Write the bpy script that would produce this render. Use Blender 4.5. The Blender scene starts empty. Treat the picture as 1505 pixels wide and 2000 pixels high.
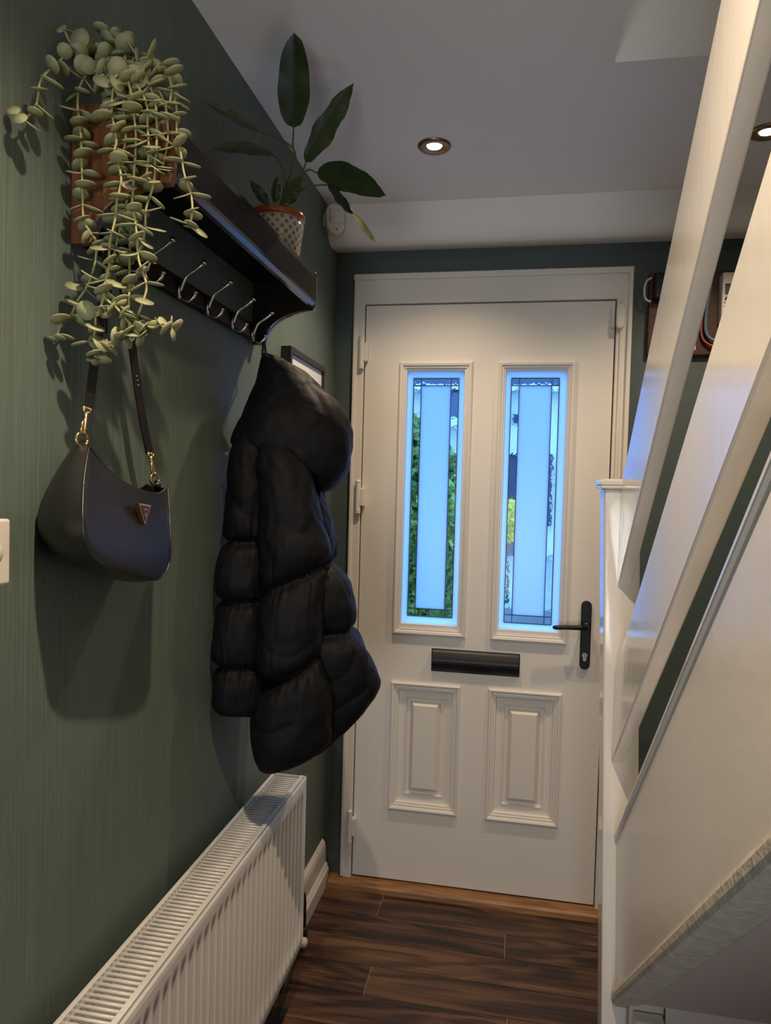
import bpy, math, random
from math import sin, cos, pi, radians
from mathutils import Vector, Matrix, noise
S = bpy.context.scene
COL = S.collection

# ---------------------------------------------------------------- camera
CAM = (0.6389, -2.3951, 1.3911)
YAW, PITCH, ROLL, FPX = 0.1840, 0.0329, 0.0267, 1383.84
cd = bpy.data.cameras.new('camera'); cam = bpy.data.objects.new('camera', cd); COL.objects.link(cam)
_f = Vector((-sin(YAW)*cos(PITCH), cos(YAW)*cos(PITCH), -sin(PITCH)))
_r = Vector((cos(YAW), sin(YAW), 0)); _u = _r.cross(_f)
_r2 = cos(ROLL)*_r + sin(ROLL)*_u; _u2 = -sin(ROLL)*_r + cos(ROLL)*_u
cam.matrix_world = Matrix(((_r2.x, _u2.x, -_f.x, CAM[0]), (_r2.y, _u2.y, -_f.y, CAM[1]), (_r2.z, _u2.z, -_f.z, CAM[2]), (0, 0, 0, 1)))
cd.sensor_fit = 'HORIZONTAL'; cd.sensor_width = 36.0; cd.lens = FPX/1505*36.0
cd.clip_start = 0.02; cd.clip_end = 200
S.camera = cam

# ---------------------------------------------------------------- sky, exposure
w = bpy.data.worlds.new('sky'); S.world = w; w.use_nodes = True
bg = w.node_tree.nodes['Background']
bg.inputs['Color'].default_value = (0.14, 0.38, 1.0, 1); bg.inputs['Strength'].default_value = 4.9
S.view_settings.view_transform = 'Standard'; S.view_settings.look = 'None'
S.view_settings.exposure = 0.03; S.view_settings.gamma = 1.0
S.view_settings.use_curve_mapping = False
S.cycles.max_bounces = 10; S.cycles.diffuse_bounces = 6; S.cycles.transmission_bounces = 8
S.cycles.caustics_reflective = False
LAMP_POWER = (34.0, 34.0, 72.0)
LAMP_TINT = (1.0, 0.77, 0.53)
LAMPS = [(0.39, -0.488), (1.222, -0.456), (0.52, -1.88)]   # recessed ceiling lamps, see downlight() below
def area(name, loc, rot, sx, sy, power, col):
    l = bpy.data.lights.new(name, 'AREA'); l.shape = 'RECTANGLE'; l.size = sx; l.size_y = sy; l.energy = power; l.color = col
    o = bpy.data.objects.new(name, l); COL.objects.link(o); o.location = loc; o.rotation_euler = rot
area('fill_behind_viewer', (.44, -5.1, 1.0), (radians(108), 0, 0), .8, 1.4, 44, (.90, .95, 1.0))      # added fill light behind the viewer to lift the ceiling; source invented
area('fill_stairwell', (1.28, -4.9, 3.7), (radians(70), 0, 0), .9, 1.0, 11, (1.0, .88, .70))         # added fill above the stairs to brighten the stairwell face; source invented

# ---------------------------------------------------------------- helpers
class MB:
    def __init__(s): s.v = []; s.f = []
    def add(s, vs, fs):
        b = len(s.v); s.v += [tuple(q) for q in vs]; s.f += [tuple(i+b for i in f) for f in fs]; return s
    def box(s, x0, x1, y0, y1, z0, z1):
        return s.add([(x, y, z) for x in (x0, x1) for y in (y0, y1) for z in (z0, z1)],
                     [(0, 1, 3, 2), (4, 6, 7, 5), (0, 4, 5, 1), (2, 3, 7, 6), (0, 2, 6, 4), (1, 5, 7, 3)])
    def prism(s, poly, ax, a, b):
        """poly in the two other axes (cyclic order x,y,z without ax)"""
        n = len(poly)
        def mk(q, t):
            return [(t, q[0], q[1]), (q[0], t, q[1]), (q[0], q[1], t)][ax]
        vs = [mk(q, a) for q in poly] + [mk(q, b) for q in poly]
        fs = [tuple(range(n))[::-1], tuple(range(n, 2*n))] + [(i, (i+1) % n, n+(i+1) % n, n+i) for i in range(n)]
        return s.add(vs, fs)
    def tube(s, pts, r, n=8, cap=True):
        pts = [Vector(q) for q in pts]; m = len(pts)
        rs = r if isinstance(r, (list, tuple)) else [r]*m
        up = Vector((0.31, 0.22, 0.92)); rings = []
        for i, q in enumerate(pts):
            t = (pts[min(i+1, m-1)] - pts[max(i-1, 0)]).normalized()
            a = up - t*up.dot(t)
            if a.length < 1e-4: a = Vector((1, 0, 0)) - t*t.x
            a.normalize(); up = a; b = t.cross(a)
            rings.append([q + rs[i]*(cos(2*pi*k/n)*a + sin(2*pi*k/n)*b) for k in range(n)])
        fs = [(i*n+k, i*n+(k+1) % n, (i+1)*n+(k+1) % n, (i+1)*n+k) for i in range(m-1) for k in range(n)]
        if cap: fs += [tuple(range(n))[::-1], tuple((m-1)*n+k for k in range(n))]
        return s.add([p for R in rings for p in R], fs)
    def lathe(s, prof, c, ax=2, n=32, cap=True):
        """prof: (radius, height) about axis ax through c"""
        vs = []
        for r, h in prof:
            for k in range(n):
                a, b = r*cos(2*pi*k/n), r*sin(2*pi*k/n)
                vs.append([(c[0]+h, c[1]+a, c[2]+b), (c[0]+b, c[1]+h, c[2]+a), (c[0]+a, c[1]+b, c[2]+h)][ax])
        m = len(prof)
        fs = [(i*n+k, i*n+(k+1) % n, (i+1)*n+(k+1) % n, (i+1)*n+k) for i in range(m-1) for k in range(n)]
        if cap: fs += [tuple(range(n))[::-1], tuple((m-1)*n+k for k in range(n))]
        return s.add(vs, fs)
    def ball(s, c, r, n=10):
        return s.lathe([(r*max(0.02, sin(pi*i/6)), -r*cos(pi*i/6)) for i in range(7)], c, 2, n)
    def grid(s, rows, close=False):
        n = len(rows[0]); m = len(rows)
        k1 = n if close else n-1
        return s.add([q for R in rows for q in R], [(i*n+k, i*n+(k+1) % n, (i+1)*n+(k+1) % n, (i+1)*n+k) for i in range(m-1) for k in range(k1)])
    def frame(s, x0, x1, z0, z1, prof, cap=False):
        """rectangular moulding facing -y: prof = [(inset, y)...] from outside to inside"""
        loops = [[(x0+i, y, z0+i), (x1-i, y, z0+i), (x1-i, y, z1-i), (x0+i, y, z1-i)] for i, y in prof]
        m = len(loops)
        fs = [(j*4+k, j*4+(k+1) % 4, (j+1)*4+(k+1) % 4, (j+1)*4+k) for j in range(m-1) for k in range(4)]
        if cap: fs.append(tuple((m-1)*4+k for k in range(4)))
        return s.add([q for L in loops for q in L], fs)
    def plate(s, xs, zs, holes, y0, y1):
        """slab between y0 (front) and y1 with rectangular holes, set of (i,j) cells"""
        nx, nz = len(xs)-1, len(zs)-1
        vs = []; fs = []
        idx = lambda i, j, k: (i*(nz+1)+j)*2+k
        for x in xs:
            for z in zs: vs += [(x, y0, z), (x, y1, z)]
        solid = lambda i, j: 0 <= i < nx and 0 <= j < nz and (i, j) not in holes
        for i in range(nx):
            for j in range(nz):
                if not solid(i, j): continue
                fs.append((idx(i, j, 0), idx(i+1, j, 0), idx(i+1, j+1, 0), idx(i, j+1, 0)))
                fs.append((idx(i, j, 1), idx(i, j+1, 1), idx(i+1, j+1, 1), idx(i+1, j, 1)))
                if not solid(i-1, j): fs.append((idx(i, j, 0), idx(i, j+1, 0), idx(i, j+1, 1), idx(i, j, 1)))
                if not solid(i+1, j): fs.append((idx(i+1, j, 0), idx(i+1, j, 1), idx(i+1, j+1, 1), idx(i+1, j+1, 0)))
                if not solid(i, j-1): fs.append((idx(i, j, 0), idx(i, j, 1), idx(i+1, j, 1), idx(i+1, j, 0)))
                if not solid(i, j+1): fs.append((idx(i, j+1, 0), idx(i+1, j+1, 0), idx(i+1, j+1, 1), idx(i, j+1, 1)))
        return s.add(vs, fs)
    def build(s, name, m, parent=None, smooth=False, bevel=0, fix=True):
        me = bpy.data.meshes.new(name); me.from_pydata(s.v, [], s.f); me.update()
        if fix:
            import bmesh
            b = bmesh.new(); b.from_mesh(me); bmesh.ops.recalc_face_normals(b, faces=b.faces); b.to_mesh(me); b.free()
        o = bpy.data.objects.new(name, me); COL.objects.link(o)
        me.materials.append(m)
        if smooth: me.polygons.foreach_set('use_smooth', [True]*len(me.polygons))
        if bevel:
            md = o.modifiers.new('bevel', 'BEVEL'); md.width = bevel; md.segments = 2; md.limit_method = 'ANGLE'; md.angle_limit = radians(40)
        if parent is not None: put(o, parent)
        return o

def put(o, parent):
    o.parent = parent
    p = parent
    off = Vector((0, 0, 0))
    while p is not None: off += p.location; p = p.parent
    o.location = -off
def tag(o, label=None, cat=None, group=None, kind=None):
    if label: o['label'] = label
    if cat: o['category'] = cat
    if group: o['group'] = group
    if kind: o['kind'] = kind
    return o
def thing(name, loc, label, cat, group=None, kind=None):
    o = bpy.data.objects.new(name, None); COL.objects.link(o); o.location = loc; o.empty_display_size = .05
    return tag(o, label, cat, group, kind)
def crom(pts, n):
    """Catmull-Rom resample to n points (any dimension)"""
    m = len(pts); out = []
    for i in range(n):
        t = i*(m-1)/(n-1); k = min(int(t), m-2); u = t-k
        a, b, c, d = pts[max(k-1, 0)], pts[k], pts[k+1], pts[min(k+2, m-1)]
        out.append(tuple(0.5*((2*b[j]) + (-a[j]+c[j])*u + (2*a[j]-5*b[j]+4*c[j]-d[j])*u*u + (-a[j]+3*b[j]-3*c[j]+d[j])*u**3) for j in range(len(b))))
    return out

# ---------------------------------------------------------------- materials
def mat(name, col, rough=0.5, metal=0, spec=0.5, noise_amt=0, nscale=8, stretch=(1, 1, 1), bump=0, bscale=None, col2=None, coat=0):
    m = bpy.data.materials.new(name); m.use_nodes = True
    nt = m.node_tree; p = nt.nodes['Principled BSDF']
    p.inputs['Base Color'].default_value = (*col, 1); p.inputs['Roughness'].default_value = rough
    p.inputs['Metallic'].default_value = metal; p.inputs['Specular IOR Level'].default_value = spec
    p.inputs['Coat Weight'].default_value = coat; p.inputs['Coat Roughness'].default_value = 0.12
    if noise_amt or col2 or bump:
        tc = nt.nodes.new('ShaderNodeTexCoord'); mp = nt.nodes.new('ShaderNodeMapping'); mp.inputs['Scale'].default_value = stretch
        nt.links.new(tc.outputs['Object'], mp.inputs['Vector'])
        nz = nt.nodes.new('ShaderNodeTexNoise'); nz.inputs['Scale'].default_value = nscale; nz.inputs['Detail'].default_value = 6
        nt.links.new(mp.outputs['Vector'], nz.inputs['Vector'])
        if noise_amt or col2:
            rp = nt.nodes.new('ShaderNodeValToRGB'); rp.color_ramp.elements[0].position = .34; rp.color_ramp.elements[1].position = .68
            c1 = col2 if col2 else tuple(c*(1-noise_amt) for c in col)
            rp.color_ramp.elements[0].color = (*c1, 1); rp.color_ramp.elements[1].color = (*col, 1)
            nt.links.new(nz.outputs['Fac'], rp.inputs['Fac']); nt.links.new(rp.outputs['Color'], p.inputs['Base Color'])
        if bump:
            n2 = nz
            if bscale:
                n2 = nt.nodes.new('ShaderNodeTexNoise'); n2.inputs['Scale'].default_value = bscale; n2.inputs['Detail'].default_value = 5
                nt.links.new(mp.outputs['Vector'], n2.inputs['Vector'])
            bp = nt.nodes.new('ShaderNodeBump'); bp.inputs['Strength'].default_value = bump; bp.inputs['Distance'].default_value = .004
            nt.links.new(n2.outputs['Fac'], bp.inputs['Height']); nt.links.new(bp.outputs['Normal'], p.inputs['Normal'])
    return m

def wood_floor():
    m = bpy.data.materials.new('walnut_laminate'); m.use_nodes = True; nt = m.node_tree; p = nt.nodes['Principled BSDF']
    N = nt.nodes.new; Lk = nt.links.new
    tc = N('ShaderNodeTexCoord'); oi = N('ShaderNodeObjectInfo')
    mul = N('ShaderNodeMath'); mul.operation = 'MULTIPLY'; mul.inputs[1].default_value = 37.0; Lk(oi.outputs['Random'], mul.inputs[0])
    cb = N('ShaderNodeCombineXYZ'); Lk(mul.outputs[0], cb.inputs[0]); Lk(mul.outputs[0], cb.inputs[1]); Lk(mul.outputs[0], cb.inputs[2])
    ad = N('ShaderNodeVectorMath'); ad.operation = 'ADD'; Lk(tc.outputs['Object'], ad.inputs[0]); Lk(cb.outputs[0], ad.inputs[1])
    mp = N('ShaderNodeMapping'); mp.inputs['Scale'].default_value = (1.6, 9, 9); Lk(ad.outputs[0], mp.inputs['Vector'])
    n1 = N('ShaderNodeTexNoise'); n1.inputs['Scale'].default_value = 1.1; n1.inputs['Detail'].default_value = 2; n1.inputs['Distortion'].default_value = .6; Lk(mp.outputs[0], n1.inputs['Vector'])
    rg = N('ShaderNodeMath'); rg.operation = 'MULTIPLY'; rg.inputs[1].default_value = 26; Lk(n1.outputs['Fac'], rg.inputs[0])
    sn = N('ShaderNodeMath'); sn.operation = 'SINE'; Lk(rg.outputs[0], sn.inputs[0])
    mp2 = N('ShaderNodeMapping'); mp2.inputs['Scale'].default_value = (4, 120, 120); Lk(ad.outputs[0], mp2.inputs['Vector'])
    n2 = N('ShaderNodeTexNoise'); n2.inputs['Scale'].default_value = 1.0; n2.inputs['Detail'].default_value = 4; Lk(mp2.outputs[0], n2.inputs['Vector'])
    n3 = N('ShaderNodeTexNoise'); n3.inputs['Scale'].default_value = .7; n3.inputs['Detail'].default_value = 2; Lk(mp.outputs[0], n3.inputs['Vector'])
    a1 = N('ShaderNodeMath'); a1.operation = 'MULTIPLY_ADD'; a1.inputs[1].default_value = .17; a1.inputs[2].default_value = -.38; Lk(sn.outputs[0], a1.inputs[0])
    a2 = N('ShaderNodeMath'); a2.operation = 'MULTIPLY_ADD'; a2.inputs[1].default_value = .70; Lk(n2.outputs['Fac'], a2.inputs[0]); Lk(a1.outputs[0], a2.inputs[2])
    a3 = N('ShaderNodeMath'); a3.operation = 'MULTIPLY_ADD'; a3.inputs[1].default_value = .95; Lk(n3.outputs['Fac'], a3.inputs[0]); Lk(a2.outputs[0], a3.inputs[2])
    rp = N('ShaderNodeValToRGB'); e = rp.color_ramp.elements
    e[0].position = .18; e[0].color = (.014, .007, .005, 1); e[1].position = .78; e[1].color = (.15, .074, .036, 1)
    k = e.new(.46); k.color = (.065, .03, .017, 1)
    Lk(a3.outputs[0], rp.inputs['Fac']); Lk(rp.outputs[0], p.inputs['Base Color'])
    p.inputs['Roughness'].default_value = .42
    bp = N('ShaderNodeBump'); bp.inputs['Strength'].default_value = .15; bp.inputs['Distance'].default_value = .002; Lk(n2.outputs['Fac'], bp.inputs['Height']); Lk(bp.outputs[0], p.inputs['Normal'])
    return m

def wallpaper(name, c1, c2):
    """grasscloth-like paper: fine vertical streaks of two greens, slight relief"""
    m = bpy.data.materials.new(name); m.use_nodes = True; nt = m.node_tree; p = nt.nodes['Principled BSDF']
    N = nt.nodes.new; Lk = nt.links.new
    tc = N('ShaderNodeTexCoord'); mp = N('ShaderNodeMapping'); mp.inputs['Scale'].default_value = (1000, 1000, 9); Lk(tc.outputs['Object'], mp.inputs[0])
    n1 = N('ShaderNodeTexNoise'); n1.inputs['Scale'].default_value = 1; n1.inputs['Detail'].default_value = 3; Lk(mp.outputs[0], n1.inputs['Vector'])
    mp2 = N('ShaderNodeMapping'); mp2.inputs['Scale'].default_value = (230, 230, 3); Lk(tc.outputs['Object'], mp2.inputs[0])
    n2 = N('ShaderNodeTexNoise'); n2.inputs['Scale'].default_value = 1; n2.inputs['Detail'].default_value = 2; Lk(mp2.outputs[0], n2.inputs['Vector'])
    ad = N('ShaderNodeMath'); ad.operation = 'ADD'; Lk(n1.outputs['Fac'], ad.inputs[0]); Lk(n2.outputs['Fac'], ad.inputs[1])
    rp = N('ShaderNodeValToRGB'); e = rp.color_ramp.elements; e[0].position = .38; e[1].position = .62
    hf = N('ShaderNodeMath'); hf.operation = 'MULTIPLY'; hf.inputs[1].default_value = .5; Lk(ad.outputs[0], hf.inputs[0])
    e[0].color = (*c1, 1); e[1].color = (*c2, 1); Lk(hf.outputs[0], rp.inputs[0]); Lk(rp.outputs[0], p.inputs['Base Color'])
    p.inputs['Roughness'].default_value = .55; p.inputs['Specular IOR Level'].default_value = .35
    bp = N('ShaderNodeBump'); bp.inputs['Strength'].default_value = .5; bp.inputs['Distance'].default_value = .0015; Lk(hf.outputs[0], bp.inputs['Height']); Lk(bp.outputs[0], p.inputs['Normal'])
    return m

def frosted(name, tint):
    m = bpy.data.materials.new(name); m.use_nodes = True; nt = m.node_tree; nt.nodes.clear()
    N = nt.nodes.new; Lk = nt.links.new
    out = N('ShaderNodeOutputMaterial'); tr = N('ShaderNodeBsdfTranslucent'); tr.inputs[0].default_value = (*tint, 1)
    gl = N('ShaderNodeBsdfGlossy'); gl.inputs['Roughness'].default_value = .3; gl.inputs[0].default_value = (.9, .9, .9, 1)
    mx = N('ShaderNodeMixShader'); mx.inputs[0].default_value = .05; Lk(tr.outputs[0], mx.inputs[1]); Lk(gl.outputs[0], mx.inputs[2]); Lk(mx.outputs[0], out.inputs[0])
    return m
def clear_glass():
    m = bpy.data.materials.new('rippled_clear_glass'); m.use_nodes = True; nt = m.node_tree; nt.nodes.clear()
    N = nt.nodes.new; Lk = nt.links.new
    out = N('ShaderNodeOutputMaterial'); g = N('ShaderNodeBsdfRefraction'); g.inputs['IOR'].default_value = 1.12; g.inputs['Roughness'].default_value = .0
    g.inputs[0].default_value = (.95, .98, .97, 1)
    tc = N('ShaderNodeTexCoord'); nz = N('ShaderNodeTexNoise'); nz.inputs['Scale'].default_value = 34; nz.inputs['Detail'].default_value = 2; Lk(tc.outputs['Object'], nz.inputs['Vector'])
    bp = N('ShaderNodeBump'); bp.inputs['Strength'].default_value = .22; bp.inputs['Distance'].default_value = .01; Lk(nz.outputs[0], bp.inputs['Height']); Lk(bp.outputs[0], g.inputs['Normal'])
    gl = N('ShaderNodeBsdfGlossy'); gl.inputs['Roughness'].default_value = .05
    mx = N('ShaderNodeMixShader'); mx.inputs[0].default_value = .008; Lk(g.outputs[0], mx.inputs[1]); Lk(gl.outputs[0], mx.inputs[2]); Lk(mx.outputs[0], out.inputs[0])
    return m
def glow(name, col, s):
    m = bpy.data.materials.new(name); m.use_nodes = True; nt = m.node_tree; nt.nodes.clear()
    out = nt.nodes.new('ShaderNodeOutputMaterial'); e = nt.nodes.new('ShaderNodeEmission'); e.inputs[0].default_value = (*col, 1); e.inputs[1].default_value = s
    nt.links.new(e.outputs[0], out.inputs[0]); return m
def pot_pattern():
    """cream glaze with a printed lattice of grey-green rosettes"""
    m = bpy.data.materials.new('patterned_glaze'); m.use_nodes = True; nt = m.node_tree; p = nt.nodes['Principled BSDF']
    N = nt.nodes.new; Lk = nt.links.new
    def M(op, a, b=None, c=None):
        n = N('ShaderNodeMath'); n.operation = op
        for i, v in enumerate((a, b, c)):
            if v is None: continue
            if isinstance(v, (int, float)): n.inputs[i].default_value = v
            else: Lk(v, n.inputs[i])
        return n.outputs[0]
    tc = N('ShaderNodeTexCoord'); sp = N('ShaderNodeSeparateXYZ'); Lk(tc.outputs['Object'], sp.inputs[0])
    # the mesh stands in world coordinates: angle about the pot's axis
    ang = M('ARCTAN2', M('SUBTRACT', sp.outputs[0], POT[0]), M('SUBTRACT', sp.outputs[1], POT[1]))
    u = M('MULTIPLY', ang, 18/(2*pi)); v = M('MULTIPLY', sp.outputs[2], 50.0)
    a = M('ADD', u, v); b = M('SUBTRACT', u, v)
    ca = M('ABSOLUTE', M('SINE', M('MULTIPLY', a, pi))); cb_ = M('ABSOLUTE', M('SINE', M('MULTIPLY', b, pi)))
    prod = M('MULTIPLY', ca, cb_)
    k = M('SMOOTH_MIN', prod, 1.0, .1)
    rp = N('ShaderNodeValToRGB'); e = rp.color_ramp.elements; e[0].position = .42; e[0].color = (.52, .49, .40, 1); e[1].position = .55; e[1].color = (.25, .25, .21, 1)
    q = e.new(.82); q.color = (.25, .25, .21, 1); q2 = e.new(.9); q2.color = (.17, .17, .15, 1)
    Lk(k, rp.inputs[0]); Lk(rp.outputs[0], p.inputs['Base Color']); p.inputs['Roughness'].default_value = .14
    return m

POT = (0.085, -0.85)
M_ = {}
M_['wall'] = wallpaper('green_wallpaper', (.096, .132, .116), (.142, .184, .158))
M_['paint'] = mat('shaded_green_paint', (.070, .098, .098), .55, noise_amt=.1, nscale=30, bump=.1)  # end wall's lack of light put into the green: darker and bluer
M_['ceil'] = mat('ceiling_paint', (.88, .87, .865), .8, noise_amt=.03, nscale=3, bump=.12, bscale=40)
M_['gloss'] = mat('white_gloss_paint', (.77, .74, .70), .12, spec=1.0, noise_amt=.03, nscale=5, bump=.10, bscale=60, stretch=(1, 1, .3))
M_['gloss_old'] = mat('white_gloss_paint_lumpy', (.76, .73, .70), .26, noise_amt=.03, nscale=5, bump=.16, bscale=30)
M_['door'] = mat('white_composite_door', (.74, .70, .65), .42, bump=.10, nscale=30, stretch=(.5, .5, 12))
M_['upvc'] = mat('white_upvc', (.74, .70, .65), .32)
M_['under_shade'] = mat('shaded_under_stair_paint', (.50, .43, .39), .55, bump=.1, nscale=40)  # under-stair shade put into the colour, darker and warmer than the stair white
M_['dust'] = mat('dusty_moulding', (.58, .53, .46), .6, noise_amt=.25, nscale=60, bump=.5, bscale=120)
M_['lead'] = mat('black_lead', (.02, .03, .035), .5)
M_['blackp'] = mat('black_coated_metal', (.006, .0065, .011), .42, spec=.35)
M_['chrome'] = mat('nickel', (.62, .58, .52), .22, metal=1)
M_['gold'] = mat('pale_gold_metal', (.82, .58, .28), .2, metal=1)
M_['darkwood'] = mat('dark_stained_wood', (.014, .009, .008), .38, spec=.08, noise_amt=.4, nscale=6, stretch=(20, 1, 20))
M_['polish'] = mat('polished_dark_wood', (.015, .009, .008), .19, spec=1.0)
M_['redwood'] = mat('mahogany_stained_wood', (.26, .095, .040), .40, noise_amt=.45, nscale=7, stretch=(26, 26, 1.4))
M_['oak'] = mat('worn_oak', (.36, .18, .065), .5, col2=(.17, .075, .03), nscale=5, stretch=(1.5, 18, 18), bump=.3)
M_['floor'] = wood_floor()
M_['gap'] = mat('joint_glint', (.34, .23, .16), .7)  # glint of the plank bevels painted as a pale colour in the joints
M_['rad'] = mat('white_enamel', (.76, .75, .74), .30)
M_['frost'] = frosted('frosted_glass', (.74, .77, .86)); M_['frost2'] = frosted('frosted_border_glass', (.93, .95, .95))
M_['glass'] = clear_glass()
M_['coat'] = mat('black_nylon', (.0055, .0058, .0075), .60, spec=.15, bump=.25, nscale=110)
M_['leather'] = mat('black_grained_leather', (.008, .0075, .008), .26, spec=1.0, bump=.2, nscale=900)
M_['lining'] = mat('black_lining', (.004, .004, .004), .9)
M_['strap'] = mat('black_strap', (.012, .010, .010), .45)
M_['badge'] = mat('dark_red_enamel', (.05, .012, .010), .25)
M_['leafy'] = mat('pale_sage_leaf', (.40, .40, .22), .6, col2=(.26, .28, .16), nscale=26)
M_['stem'] = mat('pale_stem', (.46, .44, .20), .6)
M_['leafd'] = mat('dark_green_leaf', (.050, .075, .028), .34, col2=(.028, .052, .018), nscale=14)
M_['leafy2'] = mat('yellowing_leaf', (.80, .64, .34), .45, col2=(.36, .30, .10), nscale=40)
M_['soil'] = mat('soil', (.02, .013, .009), .95, bump=.6, nscale=80)
M_['pot'] = pot_pattern()
M_['rim'] = mat('orange_rim_glaze', (.34, .07, .02), .18)
M_['black'] = mat('matt_black', (.012, .012, .013), .5)
M_['plastic'] = mat('white_plastic', (.74, .71, .66), .38)
M_['paper'] = mat('pale_mount_card', (.70, .70, .68), .6)
M_['brownwood'] = mat('brown_varnished_board', (.075, .020, .012), .4, noise_amt=.4, nscale=8, stretch=(2, 20, 20))
M_['cable_blue'] = mat('grey_blue_cable', (.10, .15, .24), .4); M_['cable_red'] = mat('red_brown_cable', (.22, .06, .035), .4)
M_['lcd'] = mat('lcd_display', (.10, .11, .12), .25); M_['ink'] = mat('black_ink', (.01, .01, .012), .5)
M_['mat'] = mat('black_pile', (.008, .008, .010), .95, bump=.8, nscale=300)
M_['bronze'] = mat('brushed_bronze_bezel', (.30, .20, .13), .35, metal=1)
M_['lamp'] = glow('lamp_face', (1, .90, .72), 30)
M_['rust'] = mat('chipped_brown_pipe', (.035, .018, .014), .5, noise_amt=.6, nscale=60, bump=.4)
M_['render'] = mat('pale_render_wall', (.85, .80, .62), .8, noise_amt=.08, nscale=4); M_['slate'] = mat('dark_slate_roof', (.06, .07, .10), .7, noise_amt=.3, nscale=9)
M_['hedge'] = mat('hedge_leaf', (.42, .50, .07), .5, col2=(.07, .13, .03), nscale=9); M_['yellow'] = mat('yellow_blossom', (.75, .60, .02), .6)
M_['paving'] = mat('grey_paving', (.42, .40, .36), .85, noise_amt=.3, nscale=3)
M_['dgarage'] = mat('dark_garage_door', (.05, .05, .07), .5)
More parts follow.
